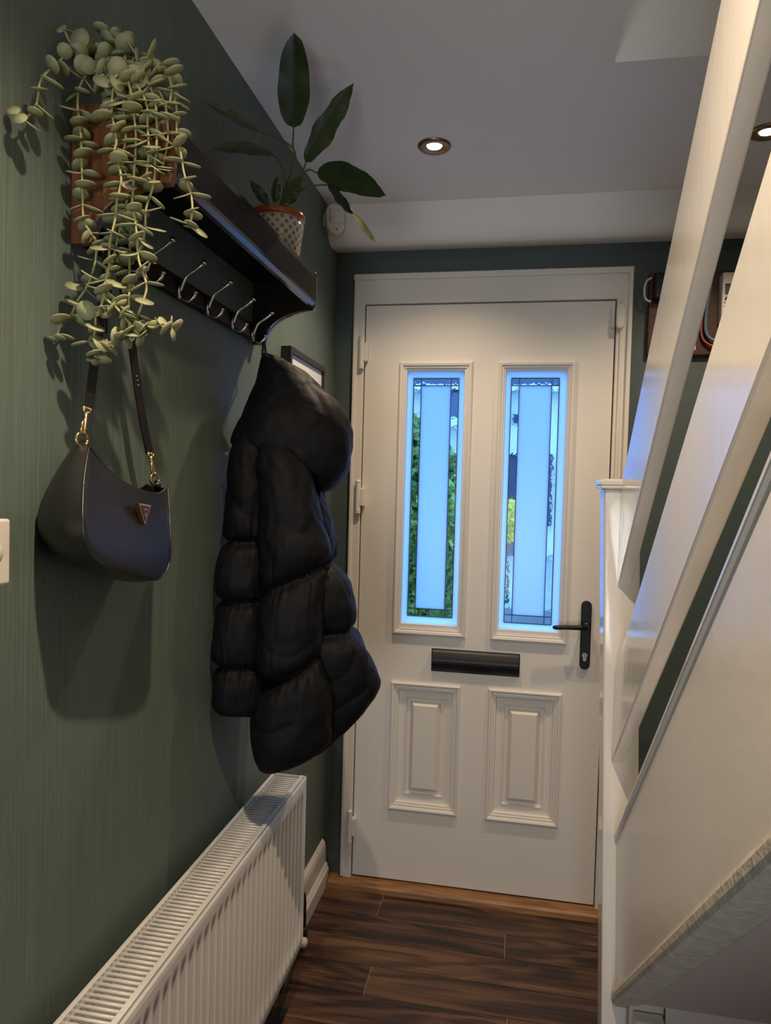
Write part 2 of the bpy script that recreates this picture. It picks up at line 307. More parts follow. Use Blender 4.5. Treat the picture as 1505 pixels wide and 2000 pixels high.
# ---------------------------------------------------------------- measured outlines, world metres
COAT = {'hood':[(0.0841,-0.9023,1.6788,0.0117,0.0037,0.0,0.028,0),(0.0956,-0.8987,1.6665,0.0302,0.0096,0.0015,0.05,0),(0.1117,-0.8936,1.6415,0.051,0.0162,0.0059,0.062,0),(0.1286,-0.8882,1.6069,0.0758,0.024,0.0052,0.08,0),(0.1414,-0.8842,1.5742,0.0985,0.0312,0.0065,0.1,0),(0.1451,-0.883,1.541,0.1142,0.0362,0.0074,0.115,0),(0.146,-0.8827,1.5082,0.1251,0.0396,0.003,0.12,0),(0.1457,-0.8828,1.4752,0.1286,0.0408,-0.0063,0.12,0),(0.1541,-0.8802,1.4487,0.1178,0.0373,-0.0177,0.115,0),(0.1724,-0.8744,1.4242,0.0827,0.0262,-0.0237,0.1,0),(0.1877,-0.8695,1.4003,0.0459,0.0146,-0.0187,0.07,0),(0.1988,-0.866,1.3841,0.0175,0.0056,-0.0075,0.035,0)],'body':[(0.0796,-0.951,1.498,0.035,0.0111,0.0013,0.05,0),(0.0736,-0.9529,1.465,0.0417,0.0132,0.0014,0.062,0),(0.0724,-0.9533,1.4211,0.0438,0.0139,0.0014,0.066,0),(0.0714,-0.9536,1.3662,0.0459,0.0145,0.0012,0.07,0),(0.0689,-0.9544,1.3111,0.0495,0.0157,0.0011,0.07,0),(0.0676,-0.9548,1.2708,0.0516,0.0163,0.0026,0.06,1),(0.0633,-0.9561,1.2255,0.0567,0.018,0.0036,0.07,0),(0.0636,-0.956,1.1812,0.0573,0.0182,0.0034,0.07,0),(0.0659,-0.9553,1.1441,0.0559,0.0177,0.0015,0.06,1),(0.0625,-0.9564,1.1036,0.06,0.019,0.003,0.07,0),(0.0624,-0.9564,1.0535,0.0611,0.0194,0.0028,0.07,0),(0.0644,-0.9558,1.0017,0.0602,0.0191,0.0009,0.06,1),(0.0636,-0.9561,0.9631,0.0618,0.0196,0.0012,0.068,0),(0.0655,-0.9554,0.9167,0.0608,0.0193,-0.0007,0.06,0),(0.0694,-0.9542,0.8987,0.0521,0.0165,-0.0018,0.04,0)],'sleeve':[(0.1456,-0.9615,1.4872,0.0512,0.0162,-0.0089,0.03,0),(0.1512,-0.9598,1.4441,0.0622,0.0197,-0.0196,0.06,0),(0.1547,-0.9587,1.4009,0.0669,0.0212,-0.0197,0.075,0),(0.1614,-0.9565,1.3523,0.0695,0.022,-0.0146,0.085,0),(0.1692,-0.9541,1.2982,0.0731,0.0232,-0.004,0.088,0),(0.1749,-0.9523,1.2482,0.0765,0.0242,0.0111,0.088,0),(0.1723,-0.9531,1.1947,0.0714,0.0226,0.0358,0.07,1),(0.1709,-0.9535,1.1426,0.0721,0.0228,0.0307,0.085,0),(0.1685,-0.9543,1.0822,0.0716,0.0227,0.0304,0.088,0),(0.1711,-0.9535,1.0299,0.0681,0.0216,0.0329,0.085,0),(0.1804,-0.9505,1.0034,0.0553,0.0175,0.0329,0.068,1),(0.1731,-0.9528,0.9664,0.076,0.0241,0.0298,0.085,0),(0.1762,-0.9518,0.9222,0.0844,0.0267,0.0295,0.088,0),(0.1771,-0.9515,0.8777,0.0846,0.0268,0.0237,0.085,0),(0.1791,-0.9509,0.8332,0.0817,0.0259,0.0179,0.075,0),(0.1634,-0.9559,0.7984,0.0552,0.0175,0.0132,0.05,0),(0.1582,-0.9575,0.793,0.0376,0.0119,0.0114,0.02,0)],'front_panel':[(0.1551,-0.8379,1.4058,0.0345,0.0109,-0.0078,0.04,0),(0.1636,-0.8352,1.3721,0.0422,0.0134,-0.0006,0.08,0),(0.1725,-0.8324,1.3225,0.05,0.0158,0.0023,0.1,0),(0.1794,-0.8302,1.2656,0.0556,0.0176,0.004,0.11,0),(0.1816,-0.8295,1.2168,0.0568,0.018,0.0044,0.095,1),(0.1949,-0.8253,1.1744,0.0692,0.0219,0.0067,0.115,0),(0.2029,-0.8227,1.1212,0.0761,0.0241,0.0065,0.12,0),(0.2053,-0.822,1.0677,0.0774,0.0245,0.0038,0.105,1),(0.2141,-0.8192,1.0296,0.0854,0.0271,0.0059,0.12,0),(0.2242,-0.816,0.9873,0.0946,0.03,0.0086,0.12,0),(0.2378,-0.8117,0.94,0.098,0.031,0.0209,0.11,0),(0.2471,-0.8087,0.898,0.0927,0.0294,0.0387,0.1,0),(0.2417,-0.8104,0.8505,0.0727,0.023,0.0453,0.085,0),(0.2243,-0.816,0.8092,0.0434,0.0137,0.0341,0.06,0),(0.2128,-0.8196,0.7889,0.0272,0.0086,0.0235,0.03,0)],'back_panel':[(0.1322,-0.8032,1.4746,0.048,0.0152,0.0017,0.05,0),(0.1314,-0.8034,1.3849,0.0678,0.0215,0.0079,0.08,0),(0.1367,-0.8018,1.2771,0.0765,0.0243,0.0075,0.09,0),(0.1354,-0.8022,1.2017,0.0738,0.0234,0.004,0.08,1),(0.1457,-0.7989,1.1264,0.0824,0.0261,0.0128,0.09,0),(0.1504,-0.7974,1.0415,0.0855,0.0271,0.0123,0.08,1),(0.1552,-0.7959,0.9502,0.0884,0.028,0.0178,0.09,0),(0.1592,-0.7946,0.8462,0.0845,0.0268,0.0233,0.07,0)]}
STEMS = [[(0.062,-1.47,1.949),(0.036,-1.47,1.983),(0.02,-1.476,2.0),(0.02,-1.505,1.987),(0.02,-1.521,1.996)],[(0.075,-1.5,1.934),(0.04,-1.5,1.959),(0.02,-1.505,1.974),(0.02,-1.542,1.935),(0.02,-1.567,1.903),(0.02,-1.576,1.867),(0.02,-1.6,1.836),(0.02,-1.612,1.838)],[(0.075,-1.5,1.938),(0.047,-1.5,1.95),(0.031,-1.5,1.934),(0.027,-1.5,1.907),(0.032,-1.5,1.867),(0.034,-1.5,1.83),(0.036,-1.5,1.792),(0.038,-1.5,1.752),(0.048,-1.5,1.734),(0.058,-1.5,1.72),(0.057,-1.5,1.696),(0.051,-1.5,1.673),(0.043,-1.5,1.657),(0.029,-1.5,1.638),(0.022,-1.5,1.623),(0.02,-1.518,1.606),(0.02,-1.531,1.581)],[(0.097,-1.515,1.931),(0.09,-1.515,1.918),(0.088,-1.515,1.887),(0.095,-1.515,1.848),(0.093,-1.515,1.832),(0.103,-1.515,1.798),(0.097,-1.515,1.766),(0.095,-1.515,1.744),(0.089,-1.515,1.719),(0.087,-1.515,1.702),(0.087,-1.515,1.682),(0.082,-1.515,1.663),(0.08,-1.515,1.642),(0.101,-1.515,1.623),(0.118,-1.515,1.605),(0.133,-1.515,1.588)],[(0.101,-1.505,1.943),(0.111,-1.505,1.909),(0.116,-1.505,1.874),(0.118,-1.505,1.847),(0.116,-1.505,1.809),(0.115,-1.505,1.785),(0.114,-1.505,1.769),(0.121,-1.505,1.728),(0.124,-1.505,1.694),(0.132,-1.505,1.672),(0.137,-1.505,1.655),(0.132,-1.505,1.636),(0.122,-1.505,1.611),(0.112,-1.505,1.588),(0.091,-1.505,1.584),(0.071,-1.505,1.573)],[(0.096,-1.49,1.952),(0.119,-1.49,1.944),(0.136,-1.49,1.911),(0.14,-1.49,1.865),(0.138,-1.49,1.825),(0.138,-1.49,1.812),(0.134,-1.49,1.79),(0.126,-1.49,1.767),(0.125,-1.49,1.743),(0.122,-1.49,1.723),(0.114,-1.49,1.702)],[(0.093,-1.47,1.971),(0.13,-1.47,1.968),(0.15,-1.47,1.942),(0.158,-1.47,1.907),(0.159,-1.47,1.874),(0.165,-1.47,1.848),(0.171,-1.47,1.819),(0.181,-1.47,1.792),(0.184,-1.47,1.768),(0.18,-1.47,1.746)],[(0.068,-1.47,1.959),(0.058,-1.47,1.982),(0.05,-1.47,1.999),(0.054,-1.47,2.022)],[(0.082,-1.48,1.952),(0.086,-1.48,1.976),(0.075,-1.48,1.996),(0.078,-1.48,1.98)],[(0.09,-1.48,1.951),(0.109,-1.48,1.974),(0.128,-1.48,1.971),(0.147,-1.48,1.954),(0.155,-1.48,1.933),(0.153,-1.48,1.912)],[(0.098,-1.5,1.939),(0.111,-1.5,1.932),(0.129,-1.5,1.903),(0.132,-1.5,1.869),(0.134,-1.5,1.835),(0.131,-1.5,1.804)],[(0.087,-1.5,1.934),(0.095,-1.5,1.909),(0.097,-1.5,1.888),(0.1,-1.5,1.859),(0.096,-1.5,1.83),(0.102,-1.5,1.806)],[(0.115,-1.51,1.606),(0.132,-1.51,1.603),(0.151,-1.51,1.599),(0.164,-1.51,1.604),(0.177,-1.51,1.599)],[(0.094,-1.48,1.955),(0.129,-1.48,1.938),(0.146,-1.48,1.909),(0.151,-1.48,1.874),(0.149,-1.48,1.85),(0.144,-1.48,1.823)],[(0.074,-1.48,1.953),(0.042,-1.48,1.99),(0.023,-1.48,2.002),(0.02,-1.493,1.987),(0.02,-1.51,1.971)],[(0.07,-1.46,1.964),(0.087,-1.46,1.99),(0.077,-1.46,2.005),(0.068,-1.46,2.016)],[(0.08,-1.515,1.642),(0.069,-1.515,1.62),(0.068,-1.515,1.599),(0.065,-1.515,1.577),(0.07,-1.515,1.558)]]
BIGLEAVES = [((0.119,-0.85,2.193),(0.183,-1.05,2.271),0.066,'a'),((0.133,-0.8,2.138),(0.252,-0.84,2.286),0.052,'b'),((0.16,-0.8,2.113),(0.343,-0.9,2.012),0.062,'c'),((0.187,-0.8,2.084),(0.278,-0.92,1.969),0.022,'d'),((0.278,-0.92,1.971),(0.334,-0.95,1.896),0.014,'y'),((0.087,-0.9,2.115),(0.03,-1.08,2.044),0.026,'e'),((0.064,-0.92,2.156),(0.04,-1.13,2.106),0.02,'f'),((0.069,-0.86,2.019),(0.038,-0.9,2.06),0.024,'s'),((0.09,-0.88,2.015),(0.101,-0.9,2.066),0.022,'s'),((0.118,-0.9,2.001),(0.165,-0.93,2.048),0.036,'s')]
PETIOLES = [[(0.095,-0.86,2.018),(0.102,-0.84,2.073),(0.118,-0.83,2.128),(0.108,-0.82,2.168),(0.119,-0.85,2.193)],[(0.102,-0.86,2.018),(0.117,-0.83,2.077),(0.128,-0.81,2.11),(0.133,-0.8,2.138)],[(0.106,-0.86,2.017),(0.123,-0.83,2.074),(0.14,-0.81,2.116),(0.16,-0.8,2.113)],[(0.114,-0.87,2.013),(0.137,-0.84,2.058),(0.163,-0.82,2.076),(0.187,-0.8,2.084)],[(0.098,-0.86,2.018),(0.104,-0.86,2.076),(0.097,-0.88,2.11),(0.087,-0.9,2.115)],[(0.098,-0.86,2.018),(0.119,-0.85,2.102),(0.118,-0.84,2.147),(0.098,-0.86,2.161),(0.064,-0.92,2.156)]]
BAGL = [(0.066,-1.5243,1.4388),(0.08,-1.5549,1.4003),(0.094,-1.5794,1.3576),(0.1,-1.5856,1.3255),(0.1,-1.5764,1.304)]
BAGB = [(0.1,-1.5764,1.304),(0.1,-1.5594,1.2893),(0.1,-1.5273,1.2752),(0.1,-1.4784,1.2607),(0.1,-1.4288,1.2474),(0.1,-1.3936,1.2431),(0.1,-1.3713,1.2493)]
BAGR = [(0.075,-1.3217,1.3844),(0.09,-1.3422,1.3444),(0.1,-1.3563,1.2964),(0.1,-1.3586,1.2657),(0.1,-1.3713,1.2493)]
BAGT = [(0.066,-1.5243,1.4388),(0.068,-1.5068,1.4224),(0.072,-1.4881,1.4068),(0.077,-1.4566,1.3902),(0.08,-1.4193,1.3792),(0.08,-1.3736,1.373),(0.078,-1.3473,1.3753),(0.075,-1.3217,1.3844)]
STRAPL = [(0.05,-1.4999,1.4934),(0.05,-1.4935,1.5297),(0.05,-1.4859,1.5702),(0.052,-1.4801,1.6144),(0.056,-1.4763,1.6654),(0.06,-1.4725,1.7166)]
STRAPR = [(0.05,-1.334,1.4393),(0.05,-1.3579,1.4939),(0.05,-1.3781,1.5553),(0.05,-1.3961,1.6185),(0.052,-1.4166,1.6672),(0.056,-1.4408,1.705),(0.06,-1.465,1.7234)]
BAGPTS = {'ringl':(0.055,-1.5229,1.4471),'claspl0':(0.053,-1.5179,1.46),'claspl1':(0.05,-1.5046,1.4879),'ringr':(0.055,-1.3253,1.3964),'claspr0':(0.053,-1.3269,1.4055),'claspr1':(0.05,-1.3306,1.4345),'badge':(0.098,-1.4456,1.3475)}
# ================================================================ the setting
ZC = 2.3088
def struct(mb, name, m, label, cat, **k):
    return tag(mb.build(name, m, **k), label, cat, kind='structure')
struct(MB().box(-.12, 0, -5.2, .12, -.05, ZC), 'wall_left', M_['wall'], 'long green grasscloth wall on the left behind the coat rack', 'wall')
struct(MB().plate([-.12, .072, .973, 1.95], [-.05, .0, 2.115, ZC], {(1, 1)}, 0.0, .10), 'wall_front', M_['paint'], 'dark green end wall around the white front door', 'wall')
struct(MB().box(1.75, 1.87, -5.2, 0, -.05, 4.7), 'wall_right', M_['wall'], 'green wall on the far side of the stairs', 'wall')
struct(MB().box(0, 1.75, -5.3, -5.2, -.05, 4.7), 'wall_back', M_['paint'], 'end wall of the hall behind the viewer', 'wall')
struct(MB().box(.86, .92, -5.2, -2.62, -.05, ZC), 'wall_light_block', M_['paint'], 'unseen wall added behind the viewer to keep light off the stair soffit', 'wall')  # added out of view to block the rear fill from the soffit
# ceiling with the stairwell opening
cb = MB()
cb.box(-.12, .811, -5.3, .10, ZC, ZC+.12); cb.box(.811, 1.87, -.80, .10, ZC, ZC+.12)
struct(cb, 'ceiling', M_['ceil'], 'pale ceiling with two recessed lamps above the hall', 'ceiling')
sw = MB(); sw.box(.811, 1.75, -.80, -.76, ZC+.12, 4.7); sw.box(.771, .811, -5.2, -.76, ZC+.12, 4.7); sw.box(.771, 1.87, -5.3, -.76, 4.7, 4.75)
struct(sw, 'wall_stairwell', M_['ceil'], 'plastered sides of the stairwell opening above the stairs', 'wall')
# bulkhead over the door
prof = [(-.130, ZC), (-.130, 2.246)]
for i in range(9):
    a = pi*.5*i/8; prof.append((-.130+.055*(1-cos(a)), 2.246-.055*sin(a)))
prof += [(0.0, 2.199), (0.0, ZC)]
struct(MB().prism(prof, 0, 0.0, 1.75), 'trim_1', M_['ceil'], 'rounded plaster bulkhead along the top of the door wall', 'bulkhead', smooth=False)
# floor: sub floor and planks
fl = struct(MB().box(-.12, 1.9, -5.3, .12, -.05, -.0014), 'floor', M_['gap'], 'dark walnut laminate floor in front of the door', 'floor')
random.seed(4)
rows = [-.045, -.168, -.288, -.409, -.531, -.653, -.775, -.897, -1.019, -1.141, -1.263, -1.385, -1.507, -1.629, -1.751, -1.873, -1.995, -2.117, -2.239, -2.361, -2.483, -2.605]
first = [.231, .644, .015, .265, .655, .02]
for i in range(len(rows)-1):
    j = first[i] if i < len(first) else random.random()*.9
    xs = [0.0, j, j+1.19, 1.75]
    xs = sorted(set([x for x in xs if 0 <= x < 1.75]+[1.75]))
    for a, b in zip(xs, xs[1:]):
        if b-a < .01: continue
        pb = MB().box(a+.0009, b-.0009, rows[i+1]+.0009, rows[i]-.0009, -.0016, 0)
        pb.build('plank', M_['floor'], fl)
# skirting by the corner
sk = [(0.0, 0.0), (.026, 0.0), (.026, .052), (.021, .058), (.022, .064), (.015, .074), (.014, .125), (.011, .140), (.004, .150), (0.0, .152)]
struct(MB().prism([(x, z) for x, z in sk], 1, 0, 1) if False else MB().add([(x, y, z) for y in (-.285, -.012) for x, z in sk], [tuple(range(10)), tuple(range(19, 9, -1))]+[(i, (i+1) % 10, 10+(i+1) % 10, 10+i) for i in range(10)]),
       'baseboard_left', M_['gloss'], 'short cream moulded skirting beside the radiator', 'skirting')
# door frame
fr = MB()
fr.plate([.072, .1055, .9305, .973], [.0, 2.018, 2.115], {(1, 0)}, -.014, .07)
fr.box(.095, .119, .041, .07, .03, 2.02); fr.box(.917, .945, .041, .07, .03, 2.02); fr.box(.095, .945, .041, .07, 2.004, 2.03)
fr.box(.066, .979, -.022, -.012, 2.098, 2.118)
fr.box(.068, .080, -.020, -.012, .03, 2.10); fr.box(.964, .978, -.024, -.012, .03, 2.11); fr.box(.941, .950, -.019, -.012, .03, 2.014)
struct(fr, 'trim_2', M_['upvc'], 'white door frame around the front door', 'door frame', bevel=.003)
struct(MB().add([(x, y, z) for x in (.030, .975) for y, z in ((-.046, 0), (-.044, .016), (-.036, .022), (-.006, .030), (.07, .030), (.07, 0))], [(0, 1, 2, 3, 4, 5), (11, 10, 9, 8, 7, 6)]+[(i, (i+1) % 6, 6+(i+1) % 6, 6+i) for i in range(6)]),
       'trim_3', M_['oak'], 'worn brown wooden threshold under the front door', 'threshold')

# ---------------------------------------------------------------- front door
d = thing('door_1', (.52, .02, .03), 'white front door with two leaded glass panels and black handle', 'door', kind='structure')
W1, W2 = (.257, .451, .933, 1.793), (.5865, .7855, .930, 1.792)
dm = MB()
dm.plate([.109, .2315, W1[0], W1[1], .4685, .5635, W2[0], W2[1], .8025, .927], [.035, .2855, .7295, .932, 1.7925, 2.014], {(1, 1), (2, 1), (3, 1), (5, 1), (6, 1), (7, 1), (2, 3), (6, 3)}, -.006, .040)
dm.build('door_leaf', M_['door'], d, bevel=.002)
wprof = [(0, -.006), (.001, -.016), (.006, -.020), (.013, -.018), (.0155, -.012), (.020, -.013), (.0215, -.008), (.0255, -.008), (.0265, -.003), (.028, .008)]
for x0, x1, z0, z1 in ((.230, .479, .895, 1.822), (.561, .812, .894, 1.822)):
    MB().frame(x0, x1, z0, z1, wprof).build('glazing_moulding', M_['upvc'], d)
pprof = [(0, -.006), (.0015, -.015), (.006, -.018), (.011, -.016), (.014, -.010), (.019, -.011), (.021, -.0055), (.026, -.0058), (.029, .004), (.050, .006), (.052, .003), (.055, .003), (.057, .013), (.067, .013), (.081, -.006)]
for x0, x1, z0, z1 in ((.230, .470, .284, .731), (.562, .804, .283, .731)):
    MB().frame(x0, x1, z0, z1, pprof, cap=True).build('raised_panel', M_['upvc'], d)
# the hollow behind the raised panels is closed by the leaf itself; glazing follows
def glazing(g, o, i):
    """g glass opening, o outer lead, i inner lead: (x0,x1,z0,z1)"""
    y0, y1 = .010, .014
    MB().box(i[0], i[1], y0, y1, i[2], i[3]).build('frosted_pane', M_['frost'], d)
    bd = MB(); bd.plate([g[0]-.003, o[0], o[1], g[1]+.003], [g[2]-.003, o[2], o[3], g[3]+.003], {(1, 1)}, y0, y1)
    bd.build('frosted_border', M_['frost2'], d)
    X = [o[0], i[0], i[1], o[1]]; Z = [o[2], i[2], i[3], o[3]]
    for a in range(3):
        for b in range(3):
            if a == 1 and b == 1: continue
            MB().box(X[a], X[a+1], y0+.0005, y1-.0005, Z[b], Z[b+1]).build('clear_pane', M_['glass'], d)
    ld = MB(); t = .0013
    for x in X: ld.box(x-t, x+t, y0-.002, y1+.002, o[2], o[3])
    for z in Z: ld.box(o[0], o[1], y0-.0021, y1+.0021, z-t, z+t)
    ld.build('lead_strip', M_['lead'], d)
glazing(W1, (.278, .431, .957, 1.769), (.3035, .4055, .983, 1.745))
glazing(W2, (.606, .7605, .953, 1.769), (.6315, .737, .979, 1.745))
# letter plate
lp = MB(); n = 10
lp.add([(x, -.010-.016*sin(pi*k/n)-(.002 if 0 < k < n else 0), .778+.072*k/n) for k in range(n+1) for x in (.371, .659)] , [(2*k, 2*k+1, 2*k+3, 2*k+2) for k in range(n)]+[tuple(2*k for k in range(n+1)), tuple(2*k+1 for k in range(n, -1, -1)), (0, 1, 2*n+1, 2*n)])
lpl = MB().box(.367, .663, -.011, -.005, .775, .853).build('letter_plate', M_['blackp'], d, bevel=.003)
lp.build('flap', M_['blackp'], lpl)
# lever handle on long plate
def slot(cx, z0, z1, r, y0, y1):
    pts = [(cx+r*cos(a), z1-r+r*sin(a)) for a in [pi*k/12 for k in range(13)]]+[(cx+r*cos(a), z0+r+r*sin(a)) for a in [pi+pi*k/12 for k in range(13)]]
    n = len(pts)
    return MB().add([(x, y0, z) for x, z in pts]+[(x, y1, z) for x, z in pts], [tuple(range(n)), tuple(range(2*n-1, n-1, -1))]+[(i, (i+1) % n, n+(i+1) % n, n+i) for i in range(n)])
hp = slot(.8705, .818, 1.043, .0165, -.017, -.006).build('handle_plate', M_['blackp'], d, bevel=.003)
lv = MB(); lv.lathe([(.0125, -.012), (.0125, .010), (.0105, .014)], (.871, -.021, .962), 1, 20)
lv.tube([(.871, -.018, .962), (.871, -.040, .962), (.869, -.050, .962), (.862, -.056, .962)], .0085, 12)
lv.tube([(.868, -.055, .962), (.845, -.058, .962), (.80, -.059, .9605), (.772, -.059, .9585), (.764, -.056, .958)], [.0085, .0082, .0075, .0075, .005], 12)
lv.build('lever', M_['blackp'], hp, smooth=True)
cy = slot(.869, .846, .870, .0052, -.021, -.016); cy.lathe([(.0085, -.0215), (.0085, -.012)], (.869, 0, .8655), 1, 18)
tag(cy.build('lock_cylinder', M_['chrome'], hp), 'silver lock cylinder'); MB().box(.8683, .8697, -.0222, -.0214, .861, .870).build('keyway', M_['black'], hp)
for z in (1.853, 1.360, .2125):
    h = MB(); h.tube([(.1005, -.024, z-.050), (.1005, -.024, z+.050)], .0095, 12); h.box(.090, .106, -.024, -.010, z-.05, z+.05)
    ho = h.build('hinge', M_['upvc'], d, bevel=.002)
    MB().box(.098, .122, -.031, -.006, z-.031, z+.031).build('hinge_leaf', M_['upvc'], ho, bevel=.003)
    for s in (-1, 1): MB().lathe([(.010, 0), (.0098, .005), (.005, .009)][::1], (.1005, -.024, z+.05), 2, 12).build('hinge_cap', M_['upvc'], ho) if s > 0 else MB().lathe([(.005, -.009), (.0098, -.005), (.010, 0)], (.1005, -.024, z-.05), 2, 12).build('hinge_cap', M_['upvc'], ho)
# alarm contact
t = thing('door_contact', (.94, -.02, 1.92), 'small white alarm contact at top right corner of the door frame', 'sensor')
slot(.9405, 1.918, 1.998, .013, -.040, -.019).build('casing', M_['plastic'], t, bevel=.004)
MB().box(.914, .925, -.020, -.006, 1.925, 1.99).build('magnet', M_['plastic'], t, bevel=.002)

# ---------------------------------------------------------------- radiator
RX0, RX1, RY0, RY1, RZ0, RZ1 = .030, .124, -1.86, -.648, .190, .640
r = thing('radiator', (.077, -1.25, RZ0), 'white ribbed panel radiator under the coat rack', 'radiator')
def panel(xf, s, name):
    """ribbed sheet at x = xf, ribs pressed in along s"""
    pitch = .0295; ny = int((RY1-RY0-.02)/pitch); y00 = RY0+((RY1-RY0)-ny*pitch)/2
    zs = [RZ0, RZ0+.022, RZ0+.030, RZ0+.042, RZ0+.055, RZ0+.075, .30, .42, .52, RZ1-.066, RZ1-.050, RZ1-.040, RZ1-.032, RZ1-.024, RZ1-.012, RZ1-.004, RZ1]
    def dz(z):
        a = max(0, min(1, (z-(RZ0+.024))/.04)); b = max(0, min(1, ((RZ1-.026)-z)/.032)); k = min(a, b); return k*k*(3-2*k)
    ys = [RY0, y00]; K = 8
    for i in range(ny):
        for k in range(1, K+1): ys.append(y00+pitch*(i+k/K))
    ys.append(RY1)
    rowsv = []
    for z in zs:
        R = []
        for y in ys:
            u = (y-y00)/pitch
            q = 0
            if 0 <= u <= ny: q = max(0.0, sin(pi*(u % 1.0)))**1.3
            e = .004 if z >= RZ1-.001 or z <= RZ0+.001 else (.001 if z >= RZ1-.005 else 0)
            R.append((xf-s*(.0105*q*dz(z)+e), y, z))
        rowsv.append(R)
    # back skin closes the sheet
    b = MB().grid(rowsv)
    b.add([(xf-s*.014, y, z) for y in (RY0, RY1) for z in (RZ0, RZ1)], [(0, 1, 3, 2)])
    o = b.build(name, M_['rad'], r, smooth=True)
    for f in o.data.polygons:
        if f.center.z > RZ1-.020 or f.center.z < RZ0+.015: f.use_smooth = False
    return o
panel(RX1, 1, 'front_panel'); panel(RX0, -1, 'back_panel')
for y in (RY0, RY1-.003): MB().add([(x, yy, z) for yy in (y, y+.003) for x, z in ((RX0-.001, RZ0+.02), (RX0-.001, RZ1+.002), (RX1+.001, RZ1+.002), (RX1+.001, RZ0+.02))], [(0, 1, 2, 3), (7, 6, 5, 4), (0, 4, 5, 1), (1, 5, 6, 2), (2, 6, 7, 3), (3, 7, 4, 0)]).build('side_panel', M_['rad'], r, bevel=.001)
rl = MB()
rl.box(RX0, RX0+.008, RY0, RY1, RZ1-.010, RZ1-.001); rl.box(RX1-.016, RX1-.006, RY0, RY1, RZ1-.008, RZ1+.003)
rl.build('top_rail', M_['rad'], r, bevel=.001)
MB().box(RX0+.006, RX1-.012, RY0+.01, RY1-.01, RZ0+.02, RZ1-.028).build('convector_fins', mat('grey_steel', (.42, .41, .40), .5), r)  # plain grey core between the two panels
gb = MB(); gb.tube([(RX0+.006, 0, RZ1-.006), (RX1-.014, 0, RZ1-.006)], .0031, 8)
g0 = gb.build('grille_bar', M_['rad'], r, smooth=True)
ng = 104
for i in range(ng):
    o = g0 if i == 0 else g0.copy()
    if i: COL.objects.link(o); o.parent = r
    o.location = Vector(-r.location)+Vector((0, RY1-.010-(RY1-RY0-.02)*i/(ng-1), 0))
vv = MB(); vv.tube([(.085, -.655, .085), (.085, -.628, .085)], .006, 10); vv.tube([(.060, -.632, .000), (.060, -.632, .10)], .0085, 10); vv.tube([(.060, -.632, .105), (.060, -.65, .20)], .008, 10); vv.box(.05, .075, -.655, -.62, .085, .115)
# brown painted pipe rising beside the skirting, joined by a valve at the radiator's foot
vb = MB(); vb.tube([(.033, -.345, .0), (.033, -.345, .12), (.031, -.347, .145), (.024, -.36, .16), (.012, -.39, .165)], .0115, 12); vb.lathe([(.016, 0), (.017, .006), (.017, .026), (.012, .034)], (.033, -.345, .012), 2, 14); vb.tube([(.033, -.345, .028), (.042, -.43, .032), (.062, -.60, .045), (.072, -.655, .07), (.076, -.68, .195)], .0085, 10)
tag(vb.build('supply_pipe', M_['rust'], r, smooth=True), 'chipped brown pipe rising beside the skirting')
MB().lathe([(.010, -.014), (.014, -.010), (.014, .010), (.008, .016)], (.048, -.395, .030), 0, 14).build('valve_cap', M_['plastic'], r, smooth=True)

# ---------------------------------------------------------------- coat rack with shelf
SY0, SY1 = -1.475, -.757
c = thing('coat_rack', (.0, -1.1, 1.73), 'dark stained wooden coat rack with shelf and nickel hooks on green wall', 'coat rack')
MB().box(.0005, .142, SY0+.016, SY1-.016, 1.873, 1.888).build('shelf_board', M_['darkwood'], c)
fp = [(.138, 1.884), (.140, 1.893), (.146, 1.896), (.153, 1.892), (.155, 1.880), (.155, 1.828), (.147, 1.826), (.138, 1.826)]
def yprism(poly, y0, y1):
    n = len(poly)
    return MB().add([(x, y, z) for y in (y0, y1) for x, z in poly], [tuple(range(n))[::-1], tuple(range(n, 2*n))]+[(i, (i+1) % n, n+(i+1) % n, n+i) for i in range(n)])
yprism(fp, SY0+.016, SY1-.016).build('front_fascia', M_['darkwood'], c)
yprism([(.147, 1.826), (.1555, 1.828), (.1555, 1.8215), (.1500, 1.8145), (.142, 1.8140), (.141, 1.826)], SY0+.016, SY1-.016).build('edge_bead', M_['polish'], c)
ep = [(.0005, 1.925), (.045, 1.922), (.10, 1.908), (.135, 1.895), (.150, 1.900), (.156, 1.893), (.155, 1.814), (.150, 1.806)]
for k in range(11):
    a = pi*.5*k/10; ep.append((.150-.115*sin(a)**1.0, 1.806-.072*(1-cos(a))))
ep += [(.032, 1.728), (.0005, 1.728)]
tag(yprism(ep, SY0, SY0+.016).build('end_panel', M_['redwood'], c, bevel=.002), 'reddish brown end panel nearest the viewer')
ep2 = [(x, z-(.028 if z > 1.9 and x < .14 else 0)) for x, z in ep]
yprism(ep2, SY1-.016, SY1).build('end_panel', M_['polish'], c, bevel=.003)
MB().box(.0005, .019, SY0+.016, SY1-.016, 1.733, 1.768).build('hook_rail', M_['darkwood'], c, bevel=.002)
hk = MB()
hk.add([(.019, y, z) for y, z in ((-.006, 1.726), (.006, 1.726), (.006, 1.764), (-.006, 1.764))]+[(.023, y, z) for y, z in ((-.005, 1.727), (.005, 1.727), (.005, 1.763), (-.005, 1.763))], [(4, 5, 6, 7), (0, 1, 5, 4), (1, 2, 6, 5), (2, 3, 7, 6), (3, 0, 4, 7), (3, 2, 1, 0)])
up = crom([(.021, 0, 1.738), (.027, 0, 1.755), (.034, 0, 1.767), (.048, 0, 1.776), (.060, 0, 1.784), (.066, 0, 1.790)], 14)
hk.tube(up, [.0028]*13+[.0024], 8); hk.ball((.0668, 0, 1.791), .0052)
